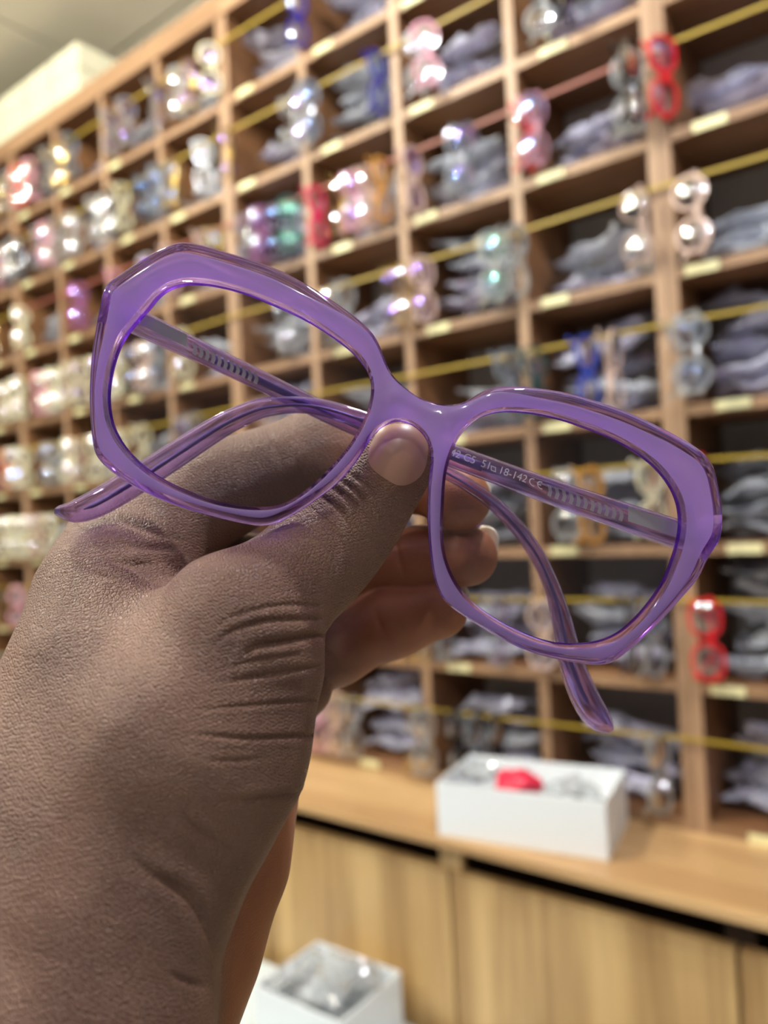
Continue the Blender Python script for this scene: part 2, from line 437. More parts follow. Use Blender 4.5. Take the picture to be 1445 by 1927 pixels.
def hang(x, r, key, yaw, style, th, glass, zoff=0.0, tilt=0.0, must=True):
    u, c = cell_of(x, 0)
    if u < -3 or u > 0: return
    mat, adj = COL[key]
    fm, lm, tm = SPEC[style, th]
    z = string_z(x, r)-0.0545+min(zoff, 0.003)*0.5
    parts = [(m_, I4) for m_ in [fm]+lm+tm]
    tries = [(0, 0, 0), (0, -0.006, 0), (0, -0.012, 0.2), (0.006, -0.012, -0.2), (-0.006, -0.018, 0.3), (0.012, -0.012, 0), (-0.012, -0.012, 0), (0, -0.03, 0), (0.018, -0.02, 0.3), (-0.018, -0.02, 0.3), (0, -0.045, 0.2)]
    for dx_, dy_, dyw in (tries if must else tries[:4]):
        mw = Matrix.LocRotScale(Vector((x+dx_, SY-0.0115+dy_, z)), Matrix.Rotation(yaw+dyw, 3, 'Z') @ Matrix.Rotation(tilt, 3, 'Y'), Vector((SC, SC, SC)))
        tr_ = tree_of(parts, mw)
        if not tr_.overlap(SHELF) and not any(tr_.overlap(t2) for x2, t2 in hung.get(r, []) if abs(x2-x) < 0.12): break
    else:
        if not must: return
    x += dx_; u, c = cell_of(x, 0)
    hung.setdefault(r, []).append((x, tr_))
    lab = f'{adj} {dict(round="round", square="square", cat="winged")[style]} spectacles on the string, {ORD[r-1]} row, {ORD[c]} column, {UNIT_NAME[u]}'
    e = empty('spectacles', (0, 0, 0), lab, 'spectacles', 'spectacles hanging on the strings')
    e.matrix_world = mw
    obj_from(fm, 'frame_front', e, mat)
    for l in lm: obj_from(l, 'lens', e, glass)
    for t in tm: obj_from(t, 'temple', e, mat)
    placed.append((x, r))
LIST = [  # px, py of the middle, colour, yaw deg, style, build, lens
 (35, 365, 'salmon', -40, 'square', 'thick', 'lens_white'), (62, 372, 'pink', -60, 'round', 'thick', 'lens_white'), (95, 335, 'clear', -75, 'square', 'thick', 'lens_white'), (112, 335, 'gold', -50, 'round', 'thin', 'lens_white'),
 (294, 215, 'clear', -70, 'square', 'thin', 'lens_violet'), (335, 195, 'clear', -30, 'cat', 'thick', 'lens_white'), (400, 160, 'cream', -55, 'round', 'thick', 'lens_violet'),
 (383, 312, 'white', -35, 'square', 'thick', 'lens_white'), (430, 300, 'gold', -60, 'round', 'thin', 'lens_violet'), (268, 372, 'black', -50, 'square', 'thick', 'lens_blue'), (298, 360, 'grey', -60, 'cat', 'thick', 'lens_blue'), (215, 385, 'black', -65, 'square', 'thick', 'lens_white'),
 (92, 450, 'pink', -50, 'round', 'thick', 'lens_white'), (135, 425, 'clear', -50, 'round', 'thick', 'lens_white'), (182, 420, 'clear', -70, 'square', 'thick', 'lens_white'), (14, 510, 'black', -40, 'square', 'thick', 'lens_white'), (30, 500, 'grey', -60, 'cat', 'thick', 'lens_white'),
 (404, 440, 'gold', -40, 'round', 'thin', 'lens_blue'), (462, 432, 'clear', -50, 'cat', 'thick', 'lens_violet'), (492, 425, 'purple', -60, 'square', 'thick', 'lens_violet'), (520, 440, 'black', -50, 'cat', 'thick', 'lens_blue'), (545, 440, 'teal', -50, 'square', 'thick', 'lens_green'),
 (598, 430, 'magenta', -45, 'square', 'thick', 'lens_white'), (645, 410, 'gold', -40, 'round', 'thin', 'lens_white'), (668, 415, 'pink', -50, 'round', 'thick', 'lens_violet'), (695, 400, 'blush', -50, 'cat', 'thick', 'lens_white'), (722, 385, 'amber', -60, 'square', 'thick', 'lens_white'),
 (545, 250, 'clear', -40, 'round', 'thin', 'lens_white'), (570, 225, 'clear', -30, 'square', 'thick', 'lens_violet'), (590, 230, 'grey', -60, 'square', 'thick', 'lens_blue'), (712, 165, 'navy', -55, 'square', 'thick', 'lens_blue'),
 (785, 130, 'white', -30, 'cat', 'thin', 'lens_white'), (805, 135, 'pink', -35, 'round', 'thick', 'lens_white'), (862, 300, 'clear', -50, 'cat', 'thick', 'lens_blue'), (876, 330, 'grey', -60, 'round', 'thin', 'lens_violet'),
 (1015, 40, 'clear', -20, 'round', 'thick', 'lens_white'), (992, 275, 'red', -50, 'cat', 'thin', 'lens_white'), (1008, 270, 'pink', -60, 'square', 'thin', 'lens_blue'), (1182, 180, 'clear', -20, 'cat', 'thick', 'lens_white'), (1205, 190, 'black', -55, 'square', 'thick', 'lens_white'), (1252, 175, 'red', -50, 'square', 'thick', 'lens_violet'),
 (1195, 420, 'blush', -5, 'round', 'thin', 'lens_white'), (1300, 395, 'blush', -10, 'round', 'thick', 'lens_white'),
 (925, 505, 'cream', -40, 'round', 'thin', 'lens_blue'), (945, 510, 'clear', -30, 'square', 'thick', 'lens_green'), (968, 500, 'clear', -60, 'square', 'thick', 'lens_white'),
 (745, 555, 'gold', -40, 'round', 'thin', 'lens_violet'), (768, 575, 'gold', -55, 'cat', 'thin', 'lens_white'), (797, 565, 'blush', -45, 'square', 'thick', 'lens_violet'), (650, 590, 'clear', -50, 'cat', 'thick', 'lens_white'), (620, 600, 'clear', -30, 'round', 'thin', 'lens_white'),
 (560, 40, 'navy', -60, 'square', 'thick', 'lens_white'), (1105, 690, 'blue', -55, 'cat', 'thick', 'lens_white'), (1005, 690, 'teal', -60, 'square', 'thick', 'lens_white'), (1285, 660, 'clear', -40, 'square', 'thin', 'lens_white'), (1312, 670, 'clear', -20, 'round', 'thick', 'lens_blue'), (985, 720, 'grey', -30, 'cat', 'thick', 'lens_white'),
 (1062, 910, 'clear', -10, 'round', 'thick', 'lens_white'), (1112, 950, 'amber', -60, 'square', 'thick', 'lens_white'), (1225, 930, 'cream', -50, 'cat', 'thick', 'lens_white'), (1325, 905, 'red', -70, 'square', 'thick', 'lens_white'),
 (1022, 1215, 'blush', -20, 'round', 'thick', 'lens_blue'), (1200, 1210, 'black', -40, 'square', 'thick', 'lens_white'), (1232, 1215, 'clear', -60, 'square', 'thick', 'lens_blue'), (1330, 1210, 'red', -15, 'square', 'thick', 'lens_white'),
 (600, 1380, 'pink', -40, 'square', 'thick', 'lens_white'), (632, 1385, 'blush', -30, 'cat', 'thick', 'lens_white'), (665, 1390, 'clear', -60, 'square', 'thick', 'lens_white'), (785, 1395, 'gold', -50, 'round', 'thin', 'lens_white'), (800, 1400, 'clear', -65, 'square', 'thick', 'lens_white'),
 (860, 1400, 'black', -50, 'square', 'thick', 'lens_white'), (895, 1405, 'grey', -50, 'cat', 'thick', 'lens_white'), (935, 1410, 'black', -60, 'square', 'thick', 'lens_white'), (1240, 1450, 'clear', -40, 'cat', 'thick', 'lens_white'),
 (700, 1250, 'cream', -40, 'round', 'thin', 'lens_white'), (755, 1240, 'gold', -50, 'round', 'thin', 'lens_white'), (805, 1245, 'gold', -50, 'cat', 'thin', 'lens_white'), (840, 1230, 'grey', -60, 'square', 'thick', 'lens_white'), (940, 1180, 'clear', -40, 'square', 'thick', 'lens_violet'),
 (148, 600, 'purple', -45, 'cat', 'thick', 'lens_violet'), (40, 625, 'cream', -60, 'round', 'thick', 'lens_white'), (100, 705, 'cream', -50, 'round', 'thick', 'lens_white'), (130, 710, 'cream', -55, 'cat', 'thin', 'lens_white'), (8, 735, 'cream', -50, 'round', 'thick', 'lens_white'), (35, 745, 'cream', -60, 'square', 'thick', 'lens_white'),
 (270, 690, 'blush', -50, 'round', 'thick', 'lens_white'), (345, 700, 'cream', -50, 'round', 'thick', 'lens_white'), (300, 700, 'clear', -50, 'cat', 'thick', 'lens_blue'), (235, 700, 'cream', -60, 'round', 'thin', 'lens_white'),
 (12, 870, 'orange', -40, 'square', 'thick', 'lens_white'), (45, 860, 'cream', -60, 'round', 'thick', 'lens_white'), (95, 850, 'clear', -50, 'cat', 'thick', 'lens_white'), (130, 860, 'cream', -55, 'square', 'thick', 'lens_white'), (150, 870, 'blush', -60, 'square', 'thin', 'lens_white'), (225, 830, 'cream', -50, 'round', 'thick', 'lens_white'), (180, 870, 'cream', -60, 'cat', 'thick', 'lens_white'),
 (5, 1005, 'cream', -50, 'round', 'thick', 'lens_white'), (22, 1010, 'cream', -60, 'square', 'thick', 'lens_white'), (40, 1005, 'cream', -50, 'cat', 'thick', 'lens_white'), (58, 1010, 'cream', -70, 'square', 'thick', 'lens_white'), (95, 985, 'cream', -60, 'round', 'thick', 'lens_white'), (30, 1120, 'pink', -40, 'round', 'thick', 'lens_white'),
]
for px, py, key, yw, st, th, gl in LIST:
    p = on_y(px, py, SY-0.012)
    best = min(range(1, 9), key=lambda r: abs(string_z(p.x, r)-0.062-p.z))
    rr = random.Random(int(px*7+py))
    hang(p.x, best, key, math.radians(-yw+rr.uniform(-8, 24)*(yw < -25)+rr.uniform(-10, 10)), st, th, gl, rr.uniform(-0.006, 0.006), rr.uniform(-0.05, 0.05))
NL = len(placed)
FILL_LEFT = ['cream', 'cream', 'gold', 'blush', 'clear', 'clear', 'pink', 'grey', 'black']
FILL_RIGHT = ['clear', 'grey', 'gold', 'black', 'blush', 'clear', 'purple']
rg = random.Random(21)
for u, cols in ((-3, (3,)), (-2, range(4)), (-1, range(4)), (0, (0, 1))):
    for c in cols:
        for r in range(1, 9):
            nfill = rg.choice([1, 2, 2, 3]) if u < -1 else (rg.choice([0, 0, 1]) if r in (1, 2, 3, 4, 8) else rg.choice([0, 1, 1]))
            if u == 0 and c == 0: nfill = 0
            for q in range(nfill):
                x = X0+(u*4+c)*COLP+rg.uniform(0.02, COLP-0.02)
                if any(abs(x-px_) < 0.034 and rr_ == r for px_, rr_ in placed): continue
                key = rg.choice(FILL_LEFT if u < -1 else FILL_RIGHT)
                hang(x, r, key, math.radians(rg.uniform(40, 100)), rg.choice(['round', 'square', 'cat']), 'thin' if key == 'gold' else 'thick', rg.choice(['lens_white', 'lens_white', 'lens_blue', 'lens_violet']), rg.uniform(-0.006, 0.006), rg.uniform(-0.06, 0.06), False)

# ------------------------------------------------------------------ bagged spectacles piled in the cubbies
def bag_mesh(seed):
    r = random.Random(seed); nx, ny = 11, 7; V = []; Fc = []
    lx, ly = 0.078, 0.034
    def h(i, j): 
        ex = min(i, nx-1-i)/((nx-1)/2); ey = min(j, ny-1-j)/((ny-1)/2)
        return (min(1, ex*1.6)*min(1, ey*1.5))
    for s in (1, -1):
        for j in range(ny):
            for i in range(nx):
                b = h(i, j)
                V.append((lx*(2*i/(nx-1)-1)+r.uniform(-.006, .006), ly*(2*j/(ny-1)-1)+r.uniform(-.006, .006), s*(0.012*b*r.uniform(0.2, 1.5)) + 0.0045*math.sin(i*1.1+seed)+0.003*math.sin(j*1.7+seed)+r.uniform(-0.0025, 0.0025)))
    o1 = nx*ny
    for j in range(ny-1):
        for i in range(nx-1):
            a = j*nx+i; q = [a, a+1, a+nx+1, a+nx]
            Fc.append(q); Fc.append([o1+t for t in q[::-1]])
    return V, Fc
bag_me = []
for s in range(6):
    v, f = bag_mesh(s+3); me = mk_me('film', v, f, False); bag_me.append(me)
def folded_frame(seed):
    mb = MB(); n = 14
    for side in (1, -1):
        path = [(side*0.033+0.026*math.cos(2*math.pi*k/n), 0.020*math.sin(2*math.pi*k/n), 0.002) for k in range(n+1)]
        mb.add(*sweep(path, [(0.0022, 0.0016)]*(n+1), 5))
    mb.add(*sweep([(-0.008, 0.006, 0.002), (0.008, 0.006, 0.002)], [(0.002, 0.0016)]*2, 5))
    return mb
ff = folded_frame(0); ff_me = mk_me('folded_frame', ff.v, ff.f, False)
tb = sweep(catmull([(-0.062, 0.010, -0.003), (0.0, 0.004, -0.004), (0.045, 0.0, -0.004), (0.070, -0.020, -0.004)], 3), [(0.0042, 0.0018)]*10, 6)
tb_me = mk_me('temple', tb[0], tb[1], False)
principled('stick_lilac', lin(222, 218, 246), 0.3, 0, 0.3); principled('stick_pale', lin(236, 240, 246), 0.3, 0, 0.3); principled('stick_dark', lin(44, 48, 62), 0.3, 0, 0.3); principled('stick_mauve', lin(150, 120, 140), 0.3, 0, 0.3)
def heap(b, n): return 'topmost' if b == n-1 else ['lowest', 'second-lowest', 'third-lowest', 'fourth-lowest'][b]
nb = 0
rb = random.Random(5)
BAGKIND = [('film_lilac', 'stick_lilac', 'lilac'), ('film_grey', 'stick_pale', 'pale grey'), ('film_grey', 'stick_dark', 'dark grey'), ('film_lilac', 'stick_mauve', 'mauve')]
for u, cols in ((0, (0, 1)), (-1, range(4)), (-2, range(4)), (-3, (3,))):
    for c in cols:
        for r in range(1, 9):
            nbag = rb.choice([3, 4, 4, 5]) if u >= -1 else rb.choice([2, 3, 3])
            if (u == 0 and c == 1): nbag = 2
            xc = X0+(u*4+c+0.5)*COLP; zb = row_z(r)+BT
            wgt = [5, 3, 2, 1] if u >= -1 else [1, 5, 2, 1]
            kind = rb.choices(BAGKIND, wgt)[0]
            heaped = [t for x_, t in hung.get(r, []) if abs(x_-xc) < 0.2]; ztop = zb+0.016
            for b in range(nbag):
                kd = kind if rb.random() < 0.75 else rb.choices(BAGKIND, wgt)[0]
                fme = rb.choice(bag_me); done = False
                for tr in range(26):
                    ax = rb.uniform(-0.018, 0.018); ay = 0.085+rb.uniform(-0.025, 0.03); tm_ = 0.06+0.1*b
                    rot = Matrix.Rotation(rb.uniform(-0.35, 0.35)+(math.pi if rb.random() < .5 else 0), 3, 'Z') @ Matrix.Rotation(rb.uniform(-tm_, tm_), 3, 'Y') @ Matrix.Rotation(rb.uniform(-0.1, 0.2)*b, 3, 'X')
                    zz = ztop+(0.003 if b else 0.0)+0.0015*tr
                    mw = Matrix.LocRotScale(Vector((xc+ax, ay, zz)), rot, Vector((1, 1, 1)))
                    t1 = Matrix.Translation((rb.uniform(-.008, .008), 0, 0)); t2 = Matrix.Translation((0, -0.008, 0.010)) @ Matrix.Rotation(rb.uniform(-.25, .25), 4, 'Z'); t3 = Matrix.Translation((0, 0.010, 0.013)) @ Matrix.Rotation(math.pi+rb.uniform(-.3, .3), 4, 'Z')
                    tree = tree_of([(fme, I4), (ff_me, t1), (tb_me, t2), (tb_me, t3)], mw)
                    if tree.overlap(SHELF) or any(tree.overlap(h_) for h_ in heaped): continue
                    done = True; break
                if not done: break
                heaped.append(tree); ztop = zz+0.006
                e = empty('bagged_spectacles', (0, 0, 0), f'{heap(b, nbag)} {kd[2]} bag of spectacles, {ORD[r-1]} row, {ORD[c]} column, {UNIT_NAME[u]}', 'plastic bag', 'bagged spectacles heaped in the cubbies')
                e.matrix_world = mw
                obj_from(fme, 'film', e, kd[0])
                obj_from(ff_me, 'folded_frame', e, kd[1]).matrix_local = t1
                obj_from(tb_me, 'temple', e, kd[1]).matrix_local = t2
                obj_from(tb_me, 'temple', e, kd[1]).matrix_local = t3
                nb += 1

# ------------------------------------------------------------------ cartons on top of the shelf
cv, cf = box_vf(-0.0685, 0.0685, 0, 0.13, 0, 0.067, 0.004)
cme = mk_me('carton_body', cv, cf, False)
sv, sf = box_vf(-0.066, 0.066, -0.0012, 0.0002, 0.030, 0.033); sme = mk_me('lid_line', sv, sf, False)
zt = ZTOP+0.0455
for r in range(2):
    for k in range(7):
        e = empty('small_carton', (-1.905-0.0725-0.145*k, 0.0, zt+0.0705*r), 'small cream carton on the shelf top, '+('upper' if r else 'lower')+' layer, '+ORD[k]+' from the stack end', 'carton', 'cream cartons stacked on the shelf')
        obj_from(cme, 'carton_body', e, 'carton_cream'); obj_from(sme, 'lid_line', e, 'carton_line')

# ------------------------------------------------------------------ open white boxes
def open_box(e, wx, wy, h, t=0.003):
    box('base', -wx/2, wx/2, -wy/2, wy/2, 0.0, t, 'carton_inner', e)
    box('side_wall', -wx/2, wx/2, -wy/2, -wy/2+t, t, h, 'carton_white', e, 0.0006); box('side_wall', -wx/2, wx/2, wy/2-t, wy/2, t, h, 'carton_white', e, 0.0006)
    box('side_wall', -wx/2, -wx/2+t, -wy/2+t, wy/2-t, t, h, 'carton_white', e, 0.0006); box('side_wall', wx/2-t, wx/2, -wy/2+t, wy/2-t, t, h, 'carton_white', e, 0.0006)
A = on_z(825, 1573, ZC); B = on_z(1145, 1622, ZC)
dx = (B-A).normalized(); ang = math.atan2(dx.y, dx.x); wx = (B-A).length; wy = 0.150
ctr = A + dx*(wx/2) + Vector((-dx.y, dx.x, 0))*(wy/2)
e = empty('open_box', (ctr.x, ctr.y, ZC+0.0005), 'open white cardboard box with a red ornament standing on the counter', 'box', rot=(0, 0, ang))
open_box(e, wx, wy, 0.082)
def crumple(seed, rx, ry, rz, n=10, m=7):
    r = random.Random(seed); V = []; Fc = []
    for j in range(m):
        ph = math.pi*(j+0.5)/m
        for i in range(n):
            th = 2*math.pi*i/n; q = r.uniform(0.72, 1.15)
            V.append((rx*q*math.sin(ph)*math.cos(th), ry*q*math.sin(ph)*math.sin(th), rz*q*math.cos(ph)))
    for j in range(m-1):
        for i in range(n): Fc.append([j*n+i, (j+1)*n+i, (j+1)*n+(i+1) % n, j*n+(i+1) % n])
    Fc.append(list(range(n))); Fc.append([(m-1)*n+i for i in range(n)][::-1])
    return V, Fc
def in_box(lx, ly, lz):
    return Vector((ctr.x+math.cos(ang)*lx-math.sin(ang)*ly, ctr.y+math.sin(ang)*lx+math.cos(ang)*ly, ZC+lz))
box_parts = [o for o in C.objects if o.parent and o.parent.name.startswith('open_box')]
def obj_tree(objs):
    bpy.context.view_layer.update(); V = []; Fc = []
    for o in objs:
        n = len(V); V += [o.matrix_world @ v.co for v in o.data.vertices]; Fc += [[i+n for i in p.vertices] for p in o.data.polygons]
    return BVHTree.FromPolygons(V, Fc)
e = empty('red_ornament', in_box(-0.012, -0.030, 0.074), 'small red flower-like ornament lying in the open white box', 'ornament', 'contents of the white box')
ob_ = []
for kx, (ax, ay, az) in enumerate([(0, 0, 0.012), (0.020, 0.004, 0.006), (-0.019, 0.006, 0.006), (0.004, -0.019, 0.004), (0.002, 0.020, 0.004), (-0.012, -0.014, 0.0), (0.015, -0.012, 0.010)]):
    v, f = crumple(30+kx, 0.020, 0.019, 0.016, 9, 6); ob_.append(link_mesh('petal', [Vector(p)+Vector((ax, ay, az)) for p in v], f, 'petal_red', e, True))
solid = [obj_tree(box_parts), obj_tree(ob_)]
def drop_packets(n, half, place, z0, label, group, seed, sizes, rmax, tl_=0.5):
    rr = random.Random(seed); k = 0
    for q in range(n*30):
        if k >= n: break
        sx = rr.uniform(*sizes); v, f = bag_mesh(seed*50+q); k_ = sx*1.15/0.078; v = [Vector(p)*k_*1.0 for p in v]; v = [Vector((p.x, p.y*1.5, p.z*1.7)) for p in v]
        for z in [z0+0.006*t for t in range(rmax)]:
            p = place(rr.uniform(-half[0]+sx*1.1, half[0]-sx*1.1), rr.uniform(-half[1]+sx, half[1]-sx), z)
            mw = Matrix.LocRotScale(p, Matrix.Rotation(rr.uniform(0, 6), 3, 'Z') @ Matrix.Rotation(rr.uniform(-tl_, tl_), 3, 'Y') @ Matrix.Rotation(rr.uniform(-tl_, tl_), 3, 'X'), Vector((1, 1, 1)))
            t = BVHTree.FromPolygons([mw @ Vector(c) for c in v], f)
            if any(t.overlap(o) for o in solid): continue
            e = empty('plastic_packet', (0, 0, 0), label, 'packet', group); e.matrix_world = mw
            link_mesh('film', v, f, 'film_white', e); solid.append(t); k += 1; break
drop_packets(5, (wx/2, wy/2), in_box, 0.020, 'crumpled clear plastic packet lying in the open white box', 'packets in the white box', 5, (0.024, 0.038), 12)

# low table with the second box
ZT = 0.535
e = empty('low_table', (-0.86, -0.42, 0), 'low white-topped side table with a dark edge before the cabinets', 'table')
box('tabletop', -0.30, 0.30, -0.22, 0.205, ZT-0.012, ZT, 'table_top', e, 0.002)
box('edge_band', -0.306, 0.306, -0.226, 0.211, ZT-0.03, ZT-0.0125, 'table_edge', e, 0.002)
for sx in (-1, 1):
    for sy in (-0.2, 0.185): box('leg', sx*0.28-0.015, sx*0.28+0.015, sy-0.015, sy+0.015, 0, ZT-0.0305, 'table_edge', e, 0.002)
zb = 0.62
Lc, Nc, Rc = on_z(478, 1855, zb), on_z(640, 1927, zb), on_z(815, 1866, zb)
ex = (Nc-Lc); ey = (Rc-Nc); ang2 = math.atan2(ex.y, ex.x); wx2 = ex.length; wy2 = 0.15
ux = ex.normalized(); uy = Vector((-ux.y, ux.x, 0))
ctr2 = Lc+ux*(wx2/2)+uy*(wy2/2)
e = empty('open_box', (ctr2.x, ctr2.y, ZT+0.0005), 'open white cardboard box full of clear bags on the low table', 'box', rot=(0, 0, ang2))
open_box(e, wx2, wy2, zb-ZT)
solid = [obj_tree([o for o in C.objects if o.parent is e])]
def in_box2(lx, ly, z):
    p = ctr2+ux*lx+uy*ly; return Vector((p.x, p.y, ZT+z))
drop_packets(14, (wx2/2, wy2/2), in_box2, 0.020, 'crumpled clear bag of small parts in the box on the low table', 'clear bags in the box on the low table', 11, (0.026, 0.040), 14)
drop_packets(3, (wx2/2+0.005, wy2/2+0.005), in_box2, 0.060, 'larger crumpled clear bag heaped on top of the box on the low table', 'clear bags in the box on the low table', 17, (0.036, 0.046), 10, 0.35)

# ------------------------------------------------------------------ the purple eyeglasses in the hand
D0 = 0.150
S0 = D0/F_PX
AX = np.array((0.934, -0.358))
def fr_depth(u, v):                                 # slight yaw and wrap of the frame front
    s = (u-(765-CX)*S0)*AX[0] + (v+(770-CY)*S0)*AX[1]
    return D0 - 0.045*s + 0.85*s*s
def fr_pt(uv, dz):
    d = fr_depth(uv[0], uv[1])
    return np.array((uv[0]*d/D0, uv[1]*d/D0, -(d+dz)))
def px2uv(p): return np.array([((x-CX)*S0, -(y-CY)*S0) for x, y in p])
def resample(P, n):
    Q = np.vstack([P, P[:1]]); L = np.r_[0, np.cumsum(np.linalg.norm(np.diff(Q, axis=0), axis=1))]
    t = np.linspace(0, L[-1], n, endpoint=False)
    return np.stack([np.interp(t, L, Q[:, i]) for i in (0, 1)], 1)
def smooth_closed(P, it):
    for _ in range(it): P = 0.25*np.roll(P, 1, 0)+0.5*P+0.25*np.roll(P, -1, 0)
    return P
def area(P): x, y = P[:, 0], P[:, 1]; return 0.5*np.sum(x*np.roll(y, -1)-np.roll(x, -1)*y)
def offset(P, d):                                   # inward for CCW polygons
    t = np.roll(P, -1, 0)-np.roll(P, 1, 0); t /= np.linalg.norm(t, axis=1)[:, None]
    nrm = np.stack([-t[:, 1], t[:, 0]], 1)
    return P + nrm*d
OUT = [(780,740),(739,704),(724,672),(710,638),(695,617),(661,587),(613,554),(564,524),(516,500),(468,483),(419,468),(371,455),(337,450),(303,461),(274,476),(240,498),(216,515),(196,530),(189,541),(182,575),(174,619),(167,663),(163,721),(163,769),(167,818),(172,849),(184,868),(206,888),(220,898),(250,917),(288,936),(332,953),(390,970),(439,982),(487,990),(516,985),(550,968),(594,939),(632,910),(661,878),(686,842),(703,815),(724,798),(749,789),(775,796),(795,812),(808,833),(812,862),(807,914),(806,965),(808,1017),(813,1064),(819,1095),(829,1121),(847,1142),(884,1168),(935,1199),(987,1225),(1039,1241),(1091,1251),(1133,1255),(1161,1248),(1185,1230),(1221,1199),(1262,1157),(1294,1121),(1320,1090),(1340,1049),(1361,1017),(1366,986),(1365,950),(1358,914),(1351,882),(1335,856),(1320,843),(1283,820),(1237,797),(1185,773),(1127,753),(1076,738),(1024,729),(972,724),(935,726),(910,734),(889,747),(868,757),(847,760),(821,757),(800,750)]
HL = [(276,575),(293,554),(317,537),(351,529),(390,531),(429,539),(468,551),(506,567),(545,584),(584,604),(623,629),(657,655),(681,680),(693,701),(698,726),(695,755),(688,779),(674,808),(652,842),(623,876),(594,905),(564,929),(535,946),(506,953),(468,953),(429,948),(390,939),(351,924),(313,907),(274,883),(240,852),(218,822),(204,789),(199,750),(201,716),(211,672),(225,638),(250,604)]
HR = [(860,831),(878,805),(904,784),(941,773),(982,773),(1024,779),(1065,789),(1107,804),(1148,820),(1190,842),(1226,867),(1252,893),(1270,919),(1281,945),(1286,976),(1284,1007),(1275,1043),(1257,1090),(1231,1132),(1200,1168),(1169,1194),(1138,1208),(1107,1214),(1065,1215),(1024,1207),(982,1191),(941,1170),(904,1145),(878,1121),(858,1093),(845,1064),(837,1033),(834,997),(836,950),(839,903),(846,867)]
def contour(px, n):
    P = px2uv(px)
    if area(P) < 0: P = P[::-1]
    P = catmull(P, 6, True); P = resample(P, n*2); P = smooth_closed(P, 6); return resample(P, n)
oc, hl, hr = contour(OUT, 420), contour(HL, 220), contour(HR, 220)
def off_s(P, d, outer=False):
    if outer and abs(d) > 0.001:
        pxs = P[:, 0]/S0+CX; pys = -P[:, 1]/S0+CY
        nose = np.clip((np.abs(pxs-800)-95)/130, 0, 1)                # thin clear edge round bridge and nose
        low = np.where((pys > 900+0.383*(pxs-765)), 0.62, 1.0)        # narrower along the lower rim
        k_ = (0.22+0.78*nose)*low
        k_ = smooth_closed(k_[:, None], 40)[:, 0]; d = (d*k_)[:, None]
    Q = offset(P, d); return smooth_closed(Q, 3)
# profile: (inset, depth) front to back
OP = [(0.0027, 0.0), (0.0024, 0.0001), (0.0004, 0.0011), (0.0, 0.0017), (0.0, 0.0034), (0.0005, 0.0040), (0.0007, 0.0041)]
HP = [(0.0008, 0.0), (0.0007, 0.0001), (0.0001, 0.0006), (0.0, 0.0012), (0.0, 0.0030), (0.0006, 0.0040), (0.0007, 0.0041)]
V = []; Fc = []; MI = []
rings = {}
for nm, P, prof, sgn in (('o', oc, OP, 1), ('l', hl, HP, -1), ('r', hr, HP, -1)):
    rings[nm] = []
    for (ins, dz) in prof:
        Q = off_s(P, sgn*ins, nm == 'o') if ins else P
        st = len(V); V += [fr_pt(q, dz) for q in Q]; rings[nm].append((st, len(Q)))
    for a in range(len(prof)-1):
        s0, n = rings[nm][a]; s1, _ = rings[nm][a+1]
        for k in range(n):
            q = [s0+k, s0+(k+1) % n, s1+(k+1) % n, s1+k]
            Fc.append(q[::-1] if sgn > 0 else q); MI.append(0 if a == 0 else (1 if a < 3 else 2))
bmf = bmesh.new()
bv = [bmf.verts.new(tuple(v)) for v in V]
for idx, layer in ((0, 0), (len(OP)-1, 1)):
    ed = []
    for nm in 'olr':
        s, n = rings[nm][idx]
        for k in range(n): ed.append(bmf.edges.new((bv[s+k], bv[s+(k+1) % n])))
    res = bmesh.ops.triangle_fill(bmf, edges=ed, use_beauty=True, use_dissolve=False)
    bmf.verts.index_update()
    for g in res['geom']:
        if isinstance(g, bmesh.types.BMFace):
            ids = [v.index for v in g.verts]
            p = [np.array(V[i]) for i in ids]; nz = np.cross(p[1]-p[0], p[2]-p[0])[2]
            if (nz > 0) != (layer == 0): ids = ids[::-1]
            Fc.append(ids); MI.append(0 if layer == 0 else 1)
bmf.free()
def cam_to_world(pts): return [MCAM @ Vector(tuple(float(c) for c in p)) for p in pts]
gl_root = empty('eyeglasses', MCAM @ Vector(tuple(fr_pt(px2uv([(765, 775)])[0], 0.0))), 'lilac translucent eyeglasses with folded clear purple temples held in the hand', 'eyeglasses')
RO = gl_root.location.copy()
def fg(name, pts, faces, mat, parent, root, smooth=True, **k):
    return link_mesh(name, [p-root for p in cam_to_world(pts)], faces, mat, parent, smooth, **k)
ffront = fg('frame_front', V, Fc, None, gl_root, RO, True, mats=['lilac_acetate', 'violet_clear', 'violet_deep'], midx=MI)
# lenses
def lens_solid(P):
    n = len(P); c0 = P.mean(0); VV = []; FF = []
    lv = [0.0, 0.3, 0.6, 0.85, 1.0]
    for side, dz in ((0, 0.0013), (1, 0.0026)):
        st = len(VV)
        for ri, r in enumerate(lv):
            for q in (P if ri else P[:1]):
                pt = c0+(q-c0)*r; VV.append(fr_pt(pt, dz-0.0016*(1-r*r)))
        def id_(ri, k): return st if ri == 0 else st+1+(ri-1)*n+(k % n)
        for k in range(n):
            f = [id_(0, 0), id_(1, k), id_(1, k+1)]; FF.append(f if side == 0 else f[::-1])
            for ri in range(1, 4):
                f = [id_(ri, k), id_(ri+1, k), id_(ri+1, k+1), id_(ri, k+1)]; FF.append(f if side == 0 else f[::-1])
    return VV, FF
for P in (hl, hr):
    v, f = lens_solid(resample(offset(P, -0.0001), 110)); fg('lens', v, f, 'lens_front', gl_root, RO)
